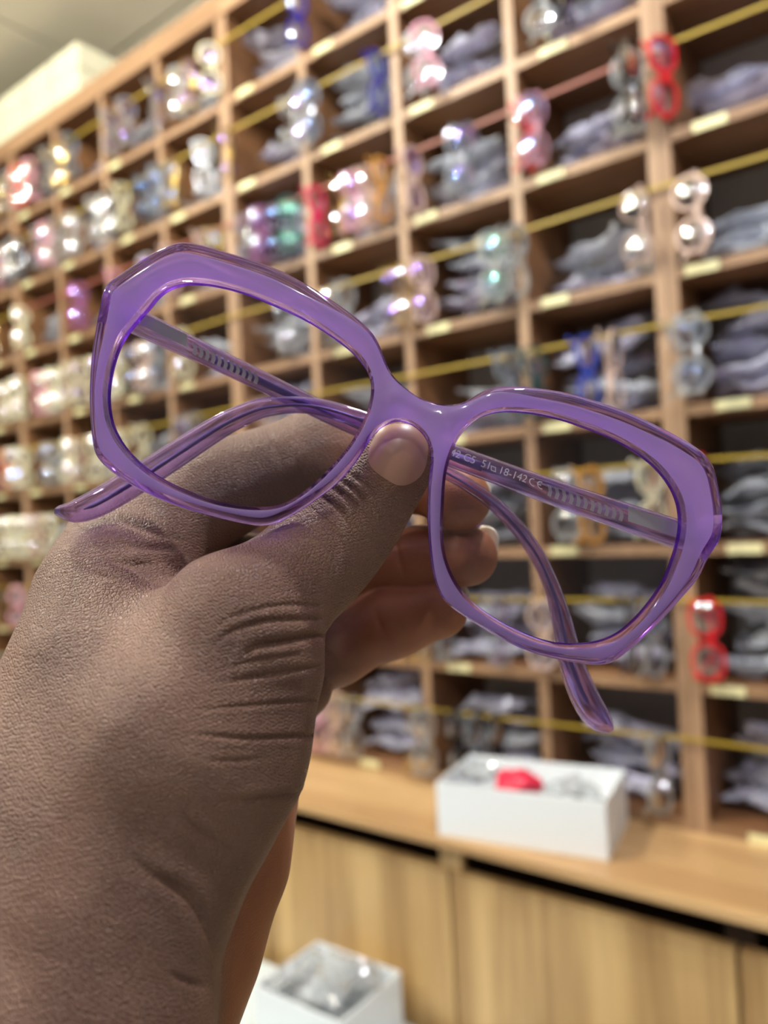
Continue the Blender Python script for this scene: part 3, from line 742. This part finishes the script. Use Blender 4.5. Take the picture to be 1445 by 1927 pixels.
# temples: (px, py, depth, half height px)
TR = [(1302,1014,.1605,29),(1280,1007,.1615,28),(1180,974,.1635,26.5),(1065,935,.1655,25),(950,894,.1680,23),(850,857,.1698,22),(760,822,.1718,20),(672,787,.1722,17.5),(610,768,.172,16),(564,762,.172,15.5),(520,764,.172,17),(480,772,.1715,19),(419,800,.171,22),(346,846,.170,24.5),(274,893,.169,26),(225,923,.167,27),(180,948,.165,26),(143,962,.1635,22),(117,962,.163,13),(106,960,.163,5)]
TL = [(232,592,.1625,26),(255,604,.1635,25),(340,645,.1665,22),(419,682,.169,20),(500,721,.172,19),(564,752,.174,18.5),(640,790,.176,17),(740,836,.178,15),(839,889,.179,13),(884,915,.1795,12.5),(928,947,.180,13),(972,991,.180,14),(1008,1041,.180,14),(1031,1087,.180,14.5),(1049,1137,.180,16.5),(1062,1191,.180,20),(1073,1241,.180,23),(1089,1286,.180,26),(1108,1326,.180,27),(1126,1352,.180,24),(1140,1366,.180,16),(1149,1374,.180,6)]
def temple(T, nm):
    pp = catmull([(a, b, c, d) for a, b, c, d in T], 5)
    path = [Vector(tuple(cpt(a, b, c))) for a, b, c, d in pp]
    sz = [(max(d, 3)*c/F_PX, 0.0018 if d > 9 else 0.0018*max(d, 3)/9) for a, b, c, d in pp]
    v, f = sweep(path, sz, 20, Vector((0, 0, 1)), 0.62)
    o = fg(nm, v, f, 'temple_clear', gl_root, RO)
    return o, pp
tr_o, tr_p = temple(TR, 'temple'); tl_o, tl_p = temple(TL, 'temple')
def core(pp, par, i0, i1, w0, w1):
    q = pp[i0:i1]; n = len(q)
    path = [Vector(tuple(cpt(a, b, c))) for a, b, c, d in q]
    sz = [(max(0.18*d*c/F_PX, 0.00035) if k > 12 else (0.42*d*c/F_PX), 0.0004) for k, (a, b, c, d) in enumerate(q)]
    sz[-1] = (0.0001, 0.0001); sz[-2] = (0.0003, 0.0003)
    v, f = sweep(path, sz, 8, Vector((0, 0, 1)), 0.8); fg('metal_core', v, f, 'core_metal', par, RO)
core(tr_p, tr_o, 22, 84, 1, 1); core(tl_p, tl_o, 14, 92, 1, 1)
# hinge plate, etched pattern and print on the camera-facing side of the temples
def along(T, x0, x1):
    a = np.array(T, float); 
    if a[0, 0] > a[-1, 0]: a = a[::-1]
    return lambda x: np.array([np.interp(x, a[:, 0], a[:, i]) for i in (1, 2, 3)])
fR = along(TR, 0, 0)
def tpt(fn, x, off, lift):                         # pixel column x on the temple, off px across (negative = up)
    y, d, hh = fn(x); return cpt(x, y+off, d-lift)
def bar(fn, xa, xb, offa, offb, lift, th, nm, mat, par, seg=6):
    VV = []; FF = []
    for k in range(seg+1):
        x = xa+(xb-xa)*k/seg
        for o_, l_ in ((offa, lift), (offb, lift), (offb, lift+th), (offa, lift+th)): VV.append(tpt(fn, x, o_, l_))
    for k in range(seg):
        for q in range(4): FF.append([k*4+q, k*4+(q+1) % 4, k*4+4+(q+1) % 4, k*4+4+q])
    FF.append([0, 1, 2, 3]); FF.append([seg*4+q for q in (3, 2, 1, 0)])
    return fg(nm, VV, FF, mat, par, RO, False)
bar(fR, 1182, 1290, -21, 6, 0.0012, 0.0009, 'hinge_plate', 'steel', tr_o)
TLs = [t for t in TL if t[0] < 640]
fL = along(TLs, 0, 0)
bar(fL, 250, 352, -21, 3, 0.0012, 0.0009, 'hinge_plate', 'steel', tl_o)
for fn, xs_, par in ((fR, [1034+13.4*k for k in range(11)], tr_o), (fL, [366+11.5*k for k in range(11)], tl_o)):
    for k, x in enumerate(xs_):
        hh = 11
        VV = [tpt(fn, x+dx_, of, l_) for l_ in (0.00185, 0.0020) for dx_, of in ((-4, -hh), (3, -hh+1), (5.5, 0), (2, hh), (-4.5, hh-1), (-1.5, 0))]
        FF = [[5, 4, 3, 2, 1, 0], [6, 7, 8, 9, 10, 11]]+[[q, (q+1) % 6, 6+(q+1) % 6, 6+q] for q in range(6)]
        fg('etched_mark', VV, FF, 'etch_pale', par, RO, False)
# print: 42 C5 51[]18-142 CE
def temple_text(body, x, size_px, off):
    cu = bpy.data.curves.new('print', 'FONT'); cu.body = body; cu.size = 1.0
    to = bpy.data.objects.new('print_tmp', cu); C.objects.link(to)
    dg = bpy.context.evaluated_depsgraph_get(); me = bpy.data.meshes.new_from_object(to.evaluated_get(dg))
    vs_ = [v.co.copy() for v in me.vertices]; fs = [list(p.vertices) for p in me.polygons]
    bpy.data.objects.remove(to); bpy.data.meshes.remove(me)
    w_ = max(v.x for v in vs_)
    pts = []
    sl = 0.351; cs = 1/math.hypot(1, sl)
    for v in vs_:
        xx = x+v.x*size_px*cs; pts.append(tpt(fR, xx+v.y*size_px*sl*cs, off-v.y*size_px*cs*(1+0*sl)-v.y*size_px*sl*sl*cs, 0.00212))
    fg('printed_text', pts, fs, 'print_white', tr_o, RO, False); return x+w_*size_px*cs
xx = temple_text('42 C5  51', 846, 20, 0.5)
def square_mark(x, s, off):
    VV = []; FF = []
    for a, b in ((0, 0), (s, 0), (s, -s), (0, -s)): VV.append(tpt(fR, x+a, off+b, 0.00212))
    t = 1.6
    for a, b in ((t, -t), (s-t, -t), (s-t, -s+t), (t, -s+t)): VV.append(tpt(fR, x+a, off+b, 0.00212))
    for k in range(4): FF.append([k, (k+1) % 4, 4+(k+1) % 4, 4+k])
    fg('printed_square', VV, FF, 'print_white', tr_o, RO, False)
square_mark(xx+5, 9.5, 1)
xx = temple_text('18-142', xx+18, 20, 0.5)
def arc(x, r, off, mid):
    VV = []; FF = []; n = 14
    for k in range(n+1):
        th = math.radians(70+220*k/n)
        for rr in (r, r-1.7): VV.append(tpt(fR, x+rr*math.cos(th), off-rr*math.sin(th), 0.00212))
    for k in range(n): FF.append([k*2, k*2+1, k*2+3, k*2+2])
    if mid:
        b = len(VV); VV += [tpt(fR, x+a, off+c, 0.00212) for a, c in ((-r, -0.9), (0, -0.9), (0, 0.9), (-r, 0.9))]; FF.append([b, b+1, b+2, b+3])
    fg('printed_mark', VV, FF, 'print_white', tr_o, RO, False)
arc(xx+14, 7.5, -5, False); arc(xx+29, 7.5, -5, True)
# end pieces that carry the hinges
def endpiece(pts, szs):
    v, f = sweep([Vector(tuple(cpt(*p))) for p in pts], szs, 16, Vector((0.35, 0.93, 0)), 0.6); fg('end_piece', v, f, 'violet_clear', gl_root, RO)
uvl = px2uv([(205, 575)])[0]; uvr = px2uv([(1338, 1000)])[0]
dl, dr = fr_depth(*uvl), fr_depth(*uvr)
endpiece([(212, 578, dl+0.0042), (214, 582, dl+0.006), (224, 588, .1615), (240, 597, .1655)], [(0.0017, 0.0038), (0.0017, 0.0036), (0.0018, 0.003), (0.0016, 0.0028)])
endpiece([(1328, 1004, dr+0.0042), (1327, 1008, dr+0.006), (1318, 1012, .158), (1305, 1013, .1625)], [(0.0017, 0.004), (0.0017, 0.0038), (0.0018, 0.0034), (0.0016, 0.003)])

# ------------------------------------------------------------------ the hand (signed distance field -> one continuous surface)
VOX = 0.00065
lo = np.array((-0.118, -0.140, -0.232)); hi = np.array((0.030, 0.032, -0.070))
nn = np.ceil((hi-lo)/VOX).astype(int)+1
gx, gy, gz = [(lo[i]+VOX*np.arange(nn[i])).astype(np.float32) for i in range(3)]
GX, GY, GZ = gx[:, None, None], gy[None, :, None], gz[None, None, :]
BIG = np.float32(0.05)
def cone(p1, p2):
    a = cpt(*p1[:3]); b = cpt(*p2[:3]); ra = p1[3]*p1[2]/F_PX; rb_ = p2[3]*p2[2]/F_PX
    pad = max(ra, rb_)+0.022
    mn = np.minimum(a, b)-pad; mx = np.maximum(a, b)+pad
    i0 = np.clip(((mn-lo)/VOX).astype(int), 0, nn-1); i1 = np.clip(((mx-lo)/VOX).astype(int)+1, 1, nn)
    sl = tuple(slice(i0[k], i1[k]) for k in range(3))
    X = GX[sl[0]]-np.float32(a[0]); Y = GY[:, sl[1]]-np.float32(a[1]); Z = GZ[:, :, sl[2]]-np.float32(a[2])
    ba = (b-a); l2 = float(ba@ba)
    t = np.clip((X*np.float32(ba[0])+Y*np.float32(ba[1])+Z*np.float32(ba[2]))/np.float32(l2), 0, 1)
    d = np.sqrt((X-t*np.float32(ba[0]))**2+(Y-t*np.float32(ba[1]))**2+(Z-t*np.float32(ba[2]))**2)-(np.float32(ra)+t*np.float32(rb_-ra))
    return sl, d
def smin(a, b, k):
    h = np.clip(0.5+0.5*(b-a)/k, 0, 1); return b+(a-b)*h-k*h*(1-h)
def chain(pts, k):
    f = np.full(tuple(nn), BIG, np.float32)
    for p, q in zip(pts[:-1], pts[1:]):
        sl, d = cone(p, q); f[sl] = smin(f[sl], d, np.float32(k))
    return f
# px, py, depth, radius px
THUMB = [(752,850,.1615,57),(748,862,.1615,60),(705,920,.1635,70),(657,985,.1640,81),(606,1044,.1625,86),(551,1092,.1590,92),(440,1174,.149,126),(320,1400,.141,175),(215,1640,.137,205)]
THENAR = [(478,1262,.151,132),(412,1420,.148,150),(322,1560,.143,160),(188,1750,.136,212),(105,1970,.130,275),(-60,2350,.118,330),(-935,4315,.082,500)]
INDEX_MC = [(242,1048,.183,98),(222,1135,.171,138),(206,1290,.158,176),(120,1520,.150,225),(40,1900,.140,270)]
INDEX = [(244,1042,.184,98),(400,927,.195,92),(600,852,.203,79),(640,850,.203,76),(770,893,.198,64),(860,938,.191,54),(864,940,.191,53)]
MIDDLE = [(300,1120,.198,105),(460,1095,.206,84),(620,1075,.209,72),(790,1055,.201,60),(880,1047,.194,56)]
RING = [(340,1270,.194,100),(500,1240,.201,84),(625,1215,.203,72),(740,1170,.199,62),(826,1148,.195,54)]
PINKY = [(400,1390,.188,90),(500,1330,.196,78),(560,1290,.198,66)]
HYPO = [(430,1420,.186,100),(440,1500,.180,106),(412,1620,.172,120),(345,1770,.163,134),(240,1930,.152,155),(60,2300,.135,210),(-265,3074,.115,250)]
PALM = [(330,1180,.194,105),(300,1500,.172,190),(200,1850,.150,240)]
f_th = chain(THUMB, 0.006); f_tn = chain(THENAR, 0.008)
f_mc = chain(INDEX_MC, 0.008)
f_dor = smin(smin(f_th, f_tn, np.float32(0.006)), f_mc, np.float32(0.010))
f_ix = chain(INDEX, 0.004); f_mi = chain(MIDDLE, 0.004); f_ri = chain(RING, 0.004); f_pi = chain(PINKY, 0.004)
f_hy = chain(HYPO, 0.006); f_pa = chain(PALM, 0.010)
f_fin = smin(smin(smin(f_ix, f_mi, np.float32(0.0012)), f_ri, np.float32(0.0012)), f_pi, np.float32(0.0012))
f_pl = smin(f_hy, f_pa, np.float32(0.010))
f_fp = smin(f_fin, f_pl, np.float32(0.004))
f_all = smin(f_dor, f_fp, np.float32(0.0035))
# web of skin between thumb and index: blend the index base into the back of the hand more softly
f_web = smin(f_mc, f_ix, np.float32(0.012)); f_all = np.minimum(f_all, f_web)
def surface_nets(f):
    s = f < 0
    c = [s[a:f.shape[0]-1+a, b:f.shape[1]-1+b, d:f.shape[2]-1+d] for a in (0, 1) for b in (0, 1) for d in (0, 1)]
    cnt = sum(x.astype(np.int8) for x in c); mask = (cnt > 0) & (cnt < 8)
    I = np.argwhere(mask); idx = np.full(mask.shape, -1, np.int32); idx[mask] = np.arange(len(I))
    acc = np.zeros((len(I), 3)); num = np.zeros(len(I))
    corners = [(a, b, d) for a in (0, 1) for b in (0, 1) for d in (0, 1)]
    for p in corners:
        for ax in range(3):
            if p[ax] == 1: continue
            q = list(p); q[ax] = 1
            fa = f[I[:, 0]+p[0], I[:, 1]+p[1], I[:, 2]+p[2]]; fb = f[I[:, 0]+q[0], I[:, 1]+q[1], I[:, 2]+q[2]]
            m = (fa < 0) != (fb < 0)
            t = np.where(m, fa/np.where(m, fa-fb, 1), 0)
            pos = np.tile(np.array(p, float), (len(I), 1)); pos[:, ax] = t
            acc[m] += pos[m]; num[m] += 1
    verts = lo+(I+acc/num[:, None])*VOX
    faces = []
    for ax in range(3):
        o1, o2 = (ax+1) % 3, (ax+2) % 3
        A_ = s; sh = [slice(None)]*3
        sa = [slice(None)]*3; sb = [slice(None)]*3; sa[ax] = slice(0, -1); sb[ax] = slice(1, None)
        ch = s[tuple(sa)] != s[tuple(sb)]
        E_ = np.argwhere(ch)
        E_ = E_[(E_[:, o1] > 0) & (E_[:, o2] > 0) & (E_[:, o1] < mask.shape[o1]) & (E_[:, o2] < mask.shape[o2])]
        def at(d1, d2):
            J = E_.copy(); J[:, o1] += d1; J[:, o2] += d2; return idx[J[:, 0], J[:, 1], J[:, 2]]
        q = np.stack([at(-1, -1), at(0, -1), at(0, 0), at(-1, 0)], 1)
        ins = s[E_[:, 0], E_[:, 1], E_[:, 2]]
        q[~ins] = q[~ins][:, ::-1]
        faces.append(q[(q >= 0).all(1)])
    return verts, np.vstack(faces)
# the field stays open at the lower border, where the forearm carries on as a sweep of the cut outline
f_all[0], f_all[-1], f_all[:, -1], f_all[:, :, 0], f_all[:, :, -1] = BIG, BIG, BIG, BIG, BIG
hv, hf = surface_nets(f_all)
def fs(P):
    q = (P-lo)/VOX; i = np.clip(np.floor(q).astype(int), 0, nn-2); t = q-i; r = 0
    for a in (0, 1):
        for b in (0, 1):
            for c_ in (0, 1):
                wgt = (t[:, 0] if a else 1-t[:, 0])*(t[:, 1] if b else 1-t[:, 1])*(t[:, 2] if c_ else 1-t[:, 2])
                r = r+wgt*f_all[i[:, 0]+a, i[:, 1]+b, i[:, 2]+c_]
    return r
def grad(P, g=0.0010):
    n_ = np.stack([fs(P+np.eye(3)[k]*g)-fs(P-np.eye(3)[k]*g) for k in range(3)], 1); return n_/(np.linalg.norm(n_, axis=1)[:, None]+1e-9)
# forearm: carry the open outline on towards the elbow and close it
e_all = np.concatenate([hf[:, [k, (k+1) % 4]] for k in range(4)])
key_ = np.sort(e_all, axis=1); _, inv_, cn_ = np.unique(key_, axis=0, return_inverse=True, return_counts=True)
bd = e_all[cn_[inv_.ravel()] == 1]
ring = np.unique(bd); cen = hv[ring].mean(0); dirv = np.array((-0.33, -0.85, 0.40)); dirv /= np.linalg.norm(dirv)
mp_ = {int(v): i for i, v in enumerate(ring)}; bi = np.array([[mp_[int(a)], mp_[int(b)]] for a, b in bd])
prev = ring.copy(); newf = []; newv = []; base_n = len(hv)
steps = [(0.008*t, 1+0.011*t) for t in range(1, 29)]+[(0.229, 1.1), (0.233, 0.6), (0.234, 0.02)]
for q, (dist_, scl_) in enumerate(steps):
    w_ = np.clip(dist_/0.04, 0, 1)
    newv.append(cen+(hv[ring]-cen)*np.array((scl_, scl_*(1 if scl_ > 0.9 else 1), scl_))+dirv*dist_)
    cur = base_n+q*len(ring)+np.arange(len(ring))
    newf.append(np.stack([prev[bi[:, 1]], prev[bi[:, 0]], cur[bi[:, 0]], cur[bi[:, 1]]], 1)); prev = cur
hv = np.vstack([hv]+newv); hf = np.concatenate([hf]+newf)
# one midpoint subdivision, new points pulled back onto the surface
ed = np.sort(np.concatenate([hf[:, [k, (k+1) % 4]] for k in range(4)]), axis=1)
uq, inv = np.unique(ed, axis=0, return_inverse=True); inv = inv.reshape(4, -1)
nv = len(hv); em = hv[uq].mean(1); fc_ = hv[hf].mean(1)
hv = np.vstack([hv, em, fc_]); eb = nv; fb = nv+len(uq); fi = fb+np.arange(len(hf))
hf = np.concatenate([np.stack([hf[:, k], eb+inv[k], fi, eb+inv[(k-1) % 4]], 1) for k in range(4)])
inner = ((hv > lo+3*VOX) & (hv < hi-2*VOX)).all(1)
hn = grad(hv); hv = np.where(inner[:, None], hv-hn*np.clip(fs(hv), -VOX, VOX)[:, None], hv)
ci = np.clip(((hv-lo)/VOX).round().astype(int), 0, nn-1)
def samp(f): return f[ci[:, 0], ci[:, 1], ci[:, 2]]
s_dor, s_fin, s_hy, s_ix = samp(f_dor), samp(f_fin), samp(f_pl), samp(f_ix)
hpx = CX+hv[:, 0]/(-hv[:, 2])*F_PX; hpy = CY-hv[:, 1]/(-hv[:, 2])*F_PX; hd = -hv[:, 2]
# pale palm side: fingers and heel of the hand; the back of the hand is darker
pw = 1/(1+np.exp(-(s_dor-np.minimum(s_fin, s_hy)-0.0015)/0.0012))
pw *= np.clip((hpx-600)/100, 0, 1)*np.where(hpy > 1250, 1, 1)+(hpy > 1400)*(1-np.clip((hpx-600)/100, 0, 1))  # index kept dark towards its base: the shadow on it put into the colour
# thumb tip is lighter round the nail
tipw = np.clip(1-np.hypot(hpx-760, hpy-850)/95, 0, 1)*(hd < .175)
pw = np.clip(pw+0.7*tipw, 0, 1)
# vertex normals of the field
hn = grad(hv)
# creases: polyline in pixels, width px, depth mm, depth range
CREASE = [
 ([(600,1166),(505,1169),(433,1190),(385,1228)], 7, .55, (.10,.165)), ([(604,1194),(529,1209),(481,1218),(447,1247)], 9, 1.0, (.10,.17)), ([(600,1254),(481,1274),(375,1290)], 6, .5, (.10,.17)),
 ([(590,1384),(481,1390),(409,1385),(337,1380)], 6, .5, (.10,.17)), ([(560,1493),(481,1505),(409,1510)], 7, .5, (.10,.17)), ([(332,1525),(385,1573),(472,1606)], 9, .5, (.10,.17)),
 ([(231,1606),(289,1645),(337,1674),(366,1703),(399,1770),(423,1837)], 14, .9, (.10,.17)), ([(308,1827),(361,1851),(409,1856)], 8, .4, (.10,.17)), ([(590,1318),(440,1330),(337,1340)], 5, .35, (.10,.17)),
 ([(600,1140),(520,1140),(440,1160),(390,1195)], 6, .4, (.10,.165)), ([(560,1230),(470,1245),(400,1268)], 5, .35, (.10,.165)), ([(520,1425),(430,1432),(360,1425)], 5, .25, (.10,.17)),
 ([(606,905),(640,925),(668,950),(690,985)], 6, .9, (.10,.165)), ([(630,896),(670,925),(695,955),(708,985)], 6, .8, (.10,.165)), ([(590,925),(630,950),(660,985),(672,1015)], 5, .6, (.10,.165)), ([(655,890),(690,915),(715,945)], 5, .3, (.10,.165)),
 ([(560,975),(600,1010),(628,1050),(640,1085)], 5, .22, (.10,.165)), ([(535,995),(575,1035),(600,1075),(612,1110)], 5, .22, (.10,.165)), ([(580,955),(620,985),(645,1025),(655,1065)], 5, .22, (.10,.165)),
 ([(310,1060),(250,1062),(190,1052)], 9, .7, (.10,.20)), ([(345,1036),(280,1030),(214,1024)], 9, .7, (.10,.21)), ([(360,1022),(300,1005),(250,985),(226,960)], 9, .6, (.10,.21)), ([(230,1090),(180,1080),(140,1060)], 7, .3, (.10,.20)), ([(240,1010),(190,1003),(140,1000)], 6, .3, (.10,.20)),
 ([(741,1000),(750,1050),(764,1095)], 8, .7, (.17,.23)), ([(706,1140),(716,1180),(740,1222)], 8, .7, (.17,.23)), ([(606,1215),(625,1240),(650,1265)], 8, .6, (.17,.23)), ([(500,806),(512,830),(526,860),(530,890)], 8, .6, (.17,.23)), ([(560,860),(570,900),(590,930)], 8, .4, (.17,.23)),
]
disp = np.zeros(len(hv))
def pdist(path, open_end):
    best = np.full(len(hv), 1e9); par = np.zeros(len(hv))
    pts = catmull(path, 5); m_ = len(pts)-1
    for k_, (a, b) in enumerate(zip(pts[:-1], pts[1:])):
        ab = b-a; t = np.clip(((hpx-a[0])*ab[0]+(hpy-a[1])*ab[1])/(ab@ab+1e-9), 0, 1)
        d_ = np.hypot(hpx-a[0]-t*ab[0], hpy-a[1]-t*ab[1]); c_ = d_ < best
        best = np.where(c_, d_, best); par = np.where(c_, (k_+t)/m_, par)
    fade_ = np.clip((1-par)/0.55, 0, 1)*(1.0 if open_end else np.clip(par/0.35, 0, 1))
    return best, fade_
front = hn[:, 2] > 0.05
for path, wd, dm, (d0_, d1_) in CREASE:
    dd, fd = pdist(path, path[0][0] > 540 and d1_ < .18); m = (hd > d0_) & (hd < d1_) & front
    disp += np.where(m & inner, fd*(-0.8*dm*1e-3*np.exp(-(dd/(0.75*wd))**2)+0.22*dm*1e-3*np.exp(-((dd-2.2*wd)/(1.4*wd))**2)), 0)
hv2 = hv+hn*disp[:, None]
HAND_ROOT = MCAM @ Vector((-0.085, -0.15, -0.14))
hand = empty('hand', HAND_ROOT, 'raised bare hand pinching the lilac eyeglasses between thumb and curled fingers', 'hand')
wv = (np.array(MCAM)[:3, :3] @ hv2.T).T + np.array(MCAM)[:3, 3] - np.array(HAND_ROOT)
me = bpy.data.meshes.new('palm_and_fingers'); me.from_pydata(wv.tolist(), [], hf.tolist()); me.update()
me.polygons.foreach_set('use_smooth', [True]*len(me.polygons))
at_ = me.color_attributes.new('skin', 'FLOAT_COLOR', 'POINT')
colarr = np.ones((len(hv), 4)); colarr[:, 0] = pw; colarr[:, 1] = np.clip(s_ix*0, 0, 1); at_.data.foreach_set('color', colarr.ravel())
uvw = me.attributes.new('rest', 'FLOAT_VECTOR', 'POINT'); uvw.data.foreach_set('vector', hv.ravel())
m, nt, p = principled('skin', lin(110, 80, 62), 0.48, 0, 0.0, 0.4)
N = nt.nodes.new; Lk = nt.links.new
ca = N('ShaderNodeAttribute'); ca.attribute_name = 'skin'; ra_ = N('ShaderNodeAttribute'); ra_.attribute_name = 'rest'
sep = N('ShaderNodeSeparateColor'); Lk(ca.outputs['Color'], sep.inputs[0])
no = N('ShaderNodeTexNoise'); no.inputs['Scale'].default_value = 55; no.inputs['Detail'].default_value = 4; Lk(ra_.outputs['Vector'], no.inputs['Vector'])
cr = N('ShaderNodeValToRGB'); cr.color_ramp.elements[0].position = 0.35; cr.color_ramp.elements[0].color = lin(104, 74, 61); cr.color_ramp.elements[1].position = 0.7; cr.color_ramp.elements[1].color = lin(130, 97, 80); Lk(no.outputs[0], cr.inputs[0])
cr2 = N('ShaderNodeValToRGB'); cr2.color_ramp.elements[0].position = 0.35; cr2.color_ramp.elements[0].color = lin(138, 82, 54); cr2.color_ramp.elements[1].position = 0.7; cr2.color_ramp.elements[1].color = lin(160, 102, 70); Lk(no.outputs[0], cr2.inputs[0])
mc = N('ShaderNodeMix'); mc.data_type = 'RGBA'; Lk(sep.outputs[0], mc.inputs[0]); Lk(cr.outputs[0], mc.inputs[6]); Lk(cr2.outputs[0], mc.inputs[7]); Lk(mc.outputs[2], p.inputs['Base Color'])
# fine skin lines: stretched cells and two crossing families of lines
def bumpsrc(rot, scl, kind, sc, dist=0.0):
    mp = N('ShaderNodeMapping'); mp.inputs['Rotation'].default_value = rot; mp.inputs['Scale'].default_value = scl; Lk(ra_.outputs['Vector'], mp.inputs['Vector'])
    if kind == 'v':
        t = N('ShaderNodeTexVoronoi'); t.feature = 'DISTANCE_TO_EDGE'; t.inputs['Scale'].default_value = sc; Lk(mp.outputs[0], t.inputs['Vector'])
        c_ = N('ShaderNodeMapRange'); c_.inputs[1].default_value = 0.0; c_.inputs[2].default_value = 0.16; Lk(t.outputs['Distance'], c_.inputs[0]); return c_.outputs[0]
    t = N('ShaderNodeTexWave'); t.inputs['Scale'].default_value = sc; t.inputs['Distortion'].default_value = dist; t.inputs['Detail'].default_value = 2; t.inputs['Detail Scale'].default_value = 1.2; Lk(mp.outputs[0], t.inputs['Vector'])
    c_ = N('ShaderNodeMapRange'); c_.inputs[1].default_value = 0.0; c_.inputs[2].default_value = 0.45; Lk(t.outputs['Fac'], c_.inputs[0]); return c_.outputs[0]
v1 = bumpsrc((0, 0, math.radians(35)), (1.0, 0.6, 0.8), 'v', 1300)
w1 = bumpsrc((0, 0, math.radians(-52)), (1, 1, 1), 'w', 620, 7.0)
w2 = bumpsrc((0, 0, math.radians(78)), (1, 1, 1), 'w', 480, 8.0)
a1 = N('ShaderNodeMath'); a1.operation = 'MULTIPLY_ADD'; a1.inputs[1].default_value = 0.8; Lk(w1, a1.inputs[0]); Lk(v1, a1.inputs[2])
a2 = N('ShaderNodeMath'); a2.operation = 'MULTIPLY_ADD'; a2.inputs[1].default_value = 0.7; Lk(w2, a2.inputs[0]); Lk(a1.outputs[0], a2.inputs[2])
fade = N('ShaderNodeMath'); fade.operation = 'MULTIPLY_ADD'; fade.inputs[1].default_value = -0.6; fade.inputs[2].default_value = 0.8; Lk(sep.outputs[0], fade.inputs[0])
bp = N('ShaderNodeBump'); bp.inputs['Distance'].default_value = 0.00017; Lk(fade.outputs[0], bp.inputs['Strength']); Lk(a2.outputs[0], bp.inputs['Height']); Lk(bp.outputs[0], p.inputs['Normal'])
me.materials.append(m)
ho = bpy.data.objects.new('palm_and_fingers', me); C.objects.link(ho); ho.parent = hand
# finger nails laid on the surface
principled('nail', lin(172, 128, 106), 0.36, 0, 0.15); principled('nail_edge', lin(226, 212, 190), 0.3, 0, 0.2)
bvh = BVHTree.FromPolygons([tuple(v) for v in hv], hf.tolist())
def nail(outline, lift, mat, name, th=0.0005):
    P = catmull(outline, 5, True); n = len(P); c0 = P.mean(0); VV = []; FF = []
    lv = [0, .25, .5, .75, .92, 1.0]; pts = []; ok = True
    for ri, r in enumerate(lv):
        for q in (P if ri else P[:1]):
            t = c0+(q-c0)*r; dv = Vector(tuple(cpt(t[0], t[1], 1.0))); hit = bvh.ray_cast(Vector((0, 0, 0)), dv.normalized())
            if hit[0] is None: hit = bvh.find_nearest(dv*0.16)
            pos = np.array(hit[0]); nr = np.array(hit[1]); 
            if nr[2] < 0: nr = -nr
            pts.append(pos+nr*(lift*(1-(r**6)*0.9)))
    VV = pts
    def id_(ri, k): return 0 if ri == 0 else 1+(ri-1)*n+(k % n)
    for k in range(n):
        FF.append([0, id_(1, k), id_(1, k+1)])
        for ri in range(1, 5): FF.append([id_(ri, k), id_(ri+1, k), id_(ri+1, k+1), id_(ri, k+1)])
    # orient towards the camera
    p0, p1, p2 = VV[0], VV[FF[0][1]], VV[FF[0][2]]
    if np.cross(p1-p0, p2-p0)[2] < 0: FF = [f[::-1] for f in FF]
    return fg(name, VV, FF, mat, hand, HAND_ROOT)
nail([(722,803),(750,797),(780,802),(800,818),(805,845),(802,873),(791,896),(770,911),(748,913),(727,902),(707,888),(694,870),(694,846),(706,820)], 0.00030, 'nail', 'thumb_nail')
def tip_nail(c1, c2, w_, nm):                       # nail plate seen edge-on behind a fingertip
    a, b = Vector(tuple(cpt(*c1))), Vector(tuple(cpt(*c2)))
    path = [a.lerp(b, t/6) for t in range(7)]
    v, f = sweep(path, [(w_*s, 0.0004) for s in (0.7, 1, 1.02, 1.03, 1.0, 0.9, 0.6)], 12, Vector((0.45, 0.1, -1)), 0.7); fg(nm, v, f, 'nail_edge', hand, HAND_ROOT)
tip_nail((870, 915, .199), (914, 948, .196), 0.0045, 'fingernail')
tip_nail((896, 1022, .201), (936, 1030, .197), 0.0048, 'fingernail')
tip_nail((840, 1128, .201), (882, 1132, .199), 0.0045, 'fingernail')
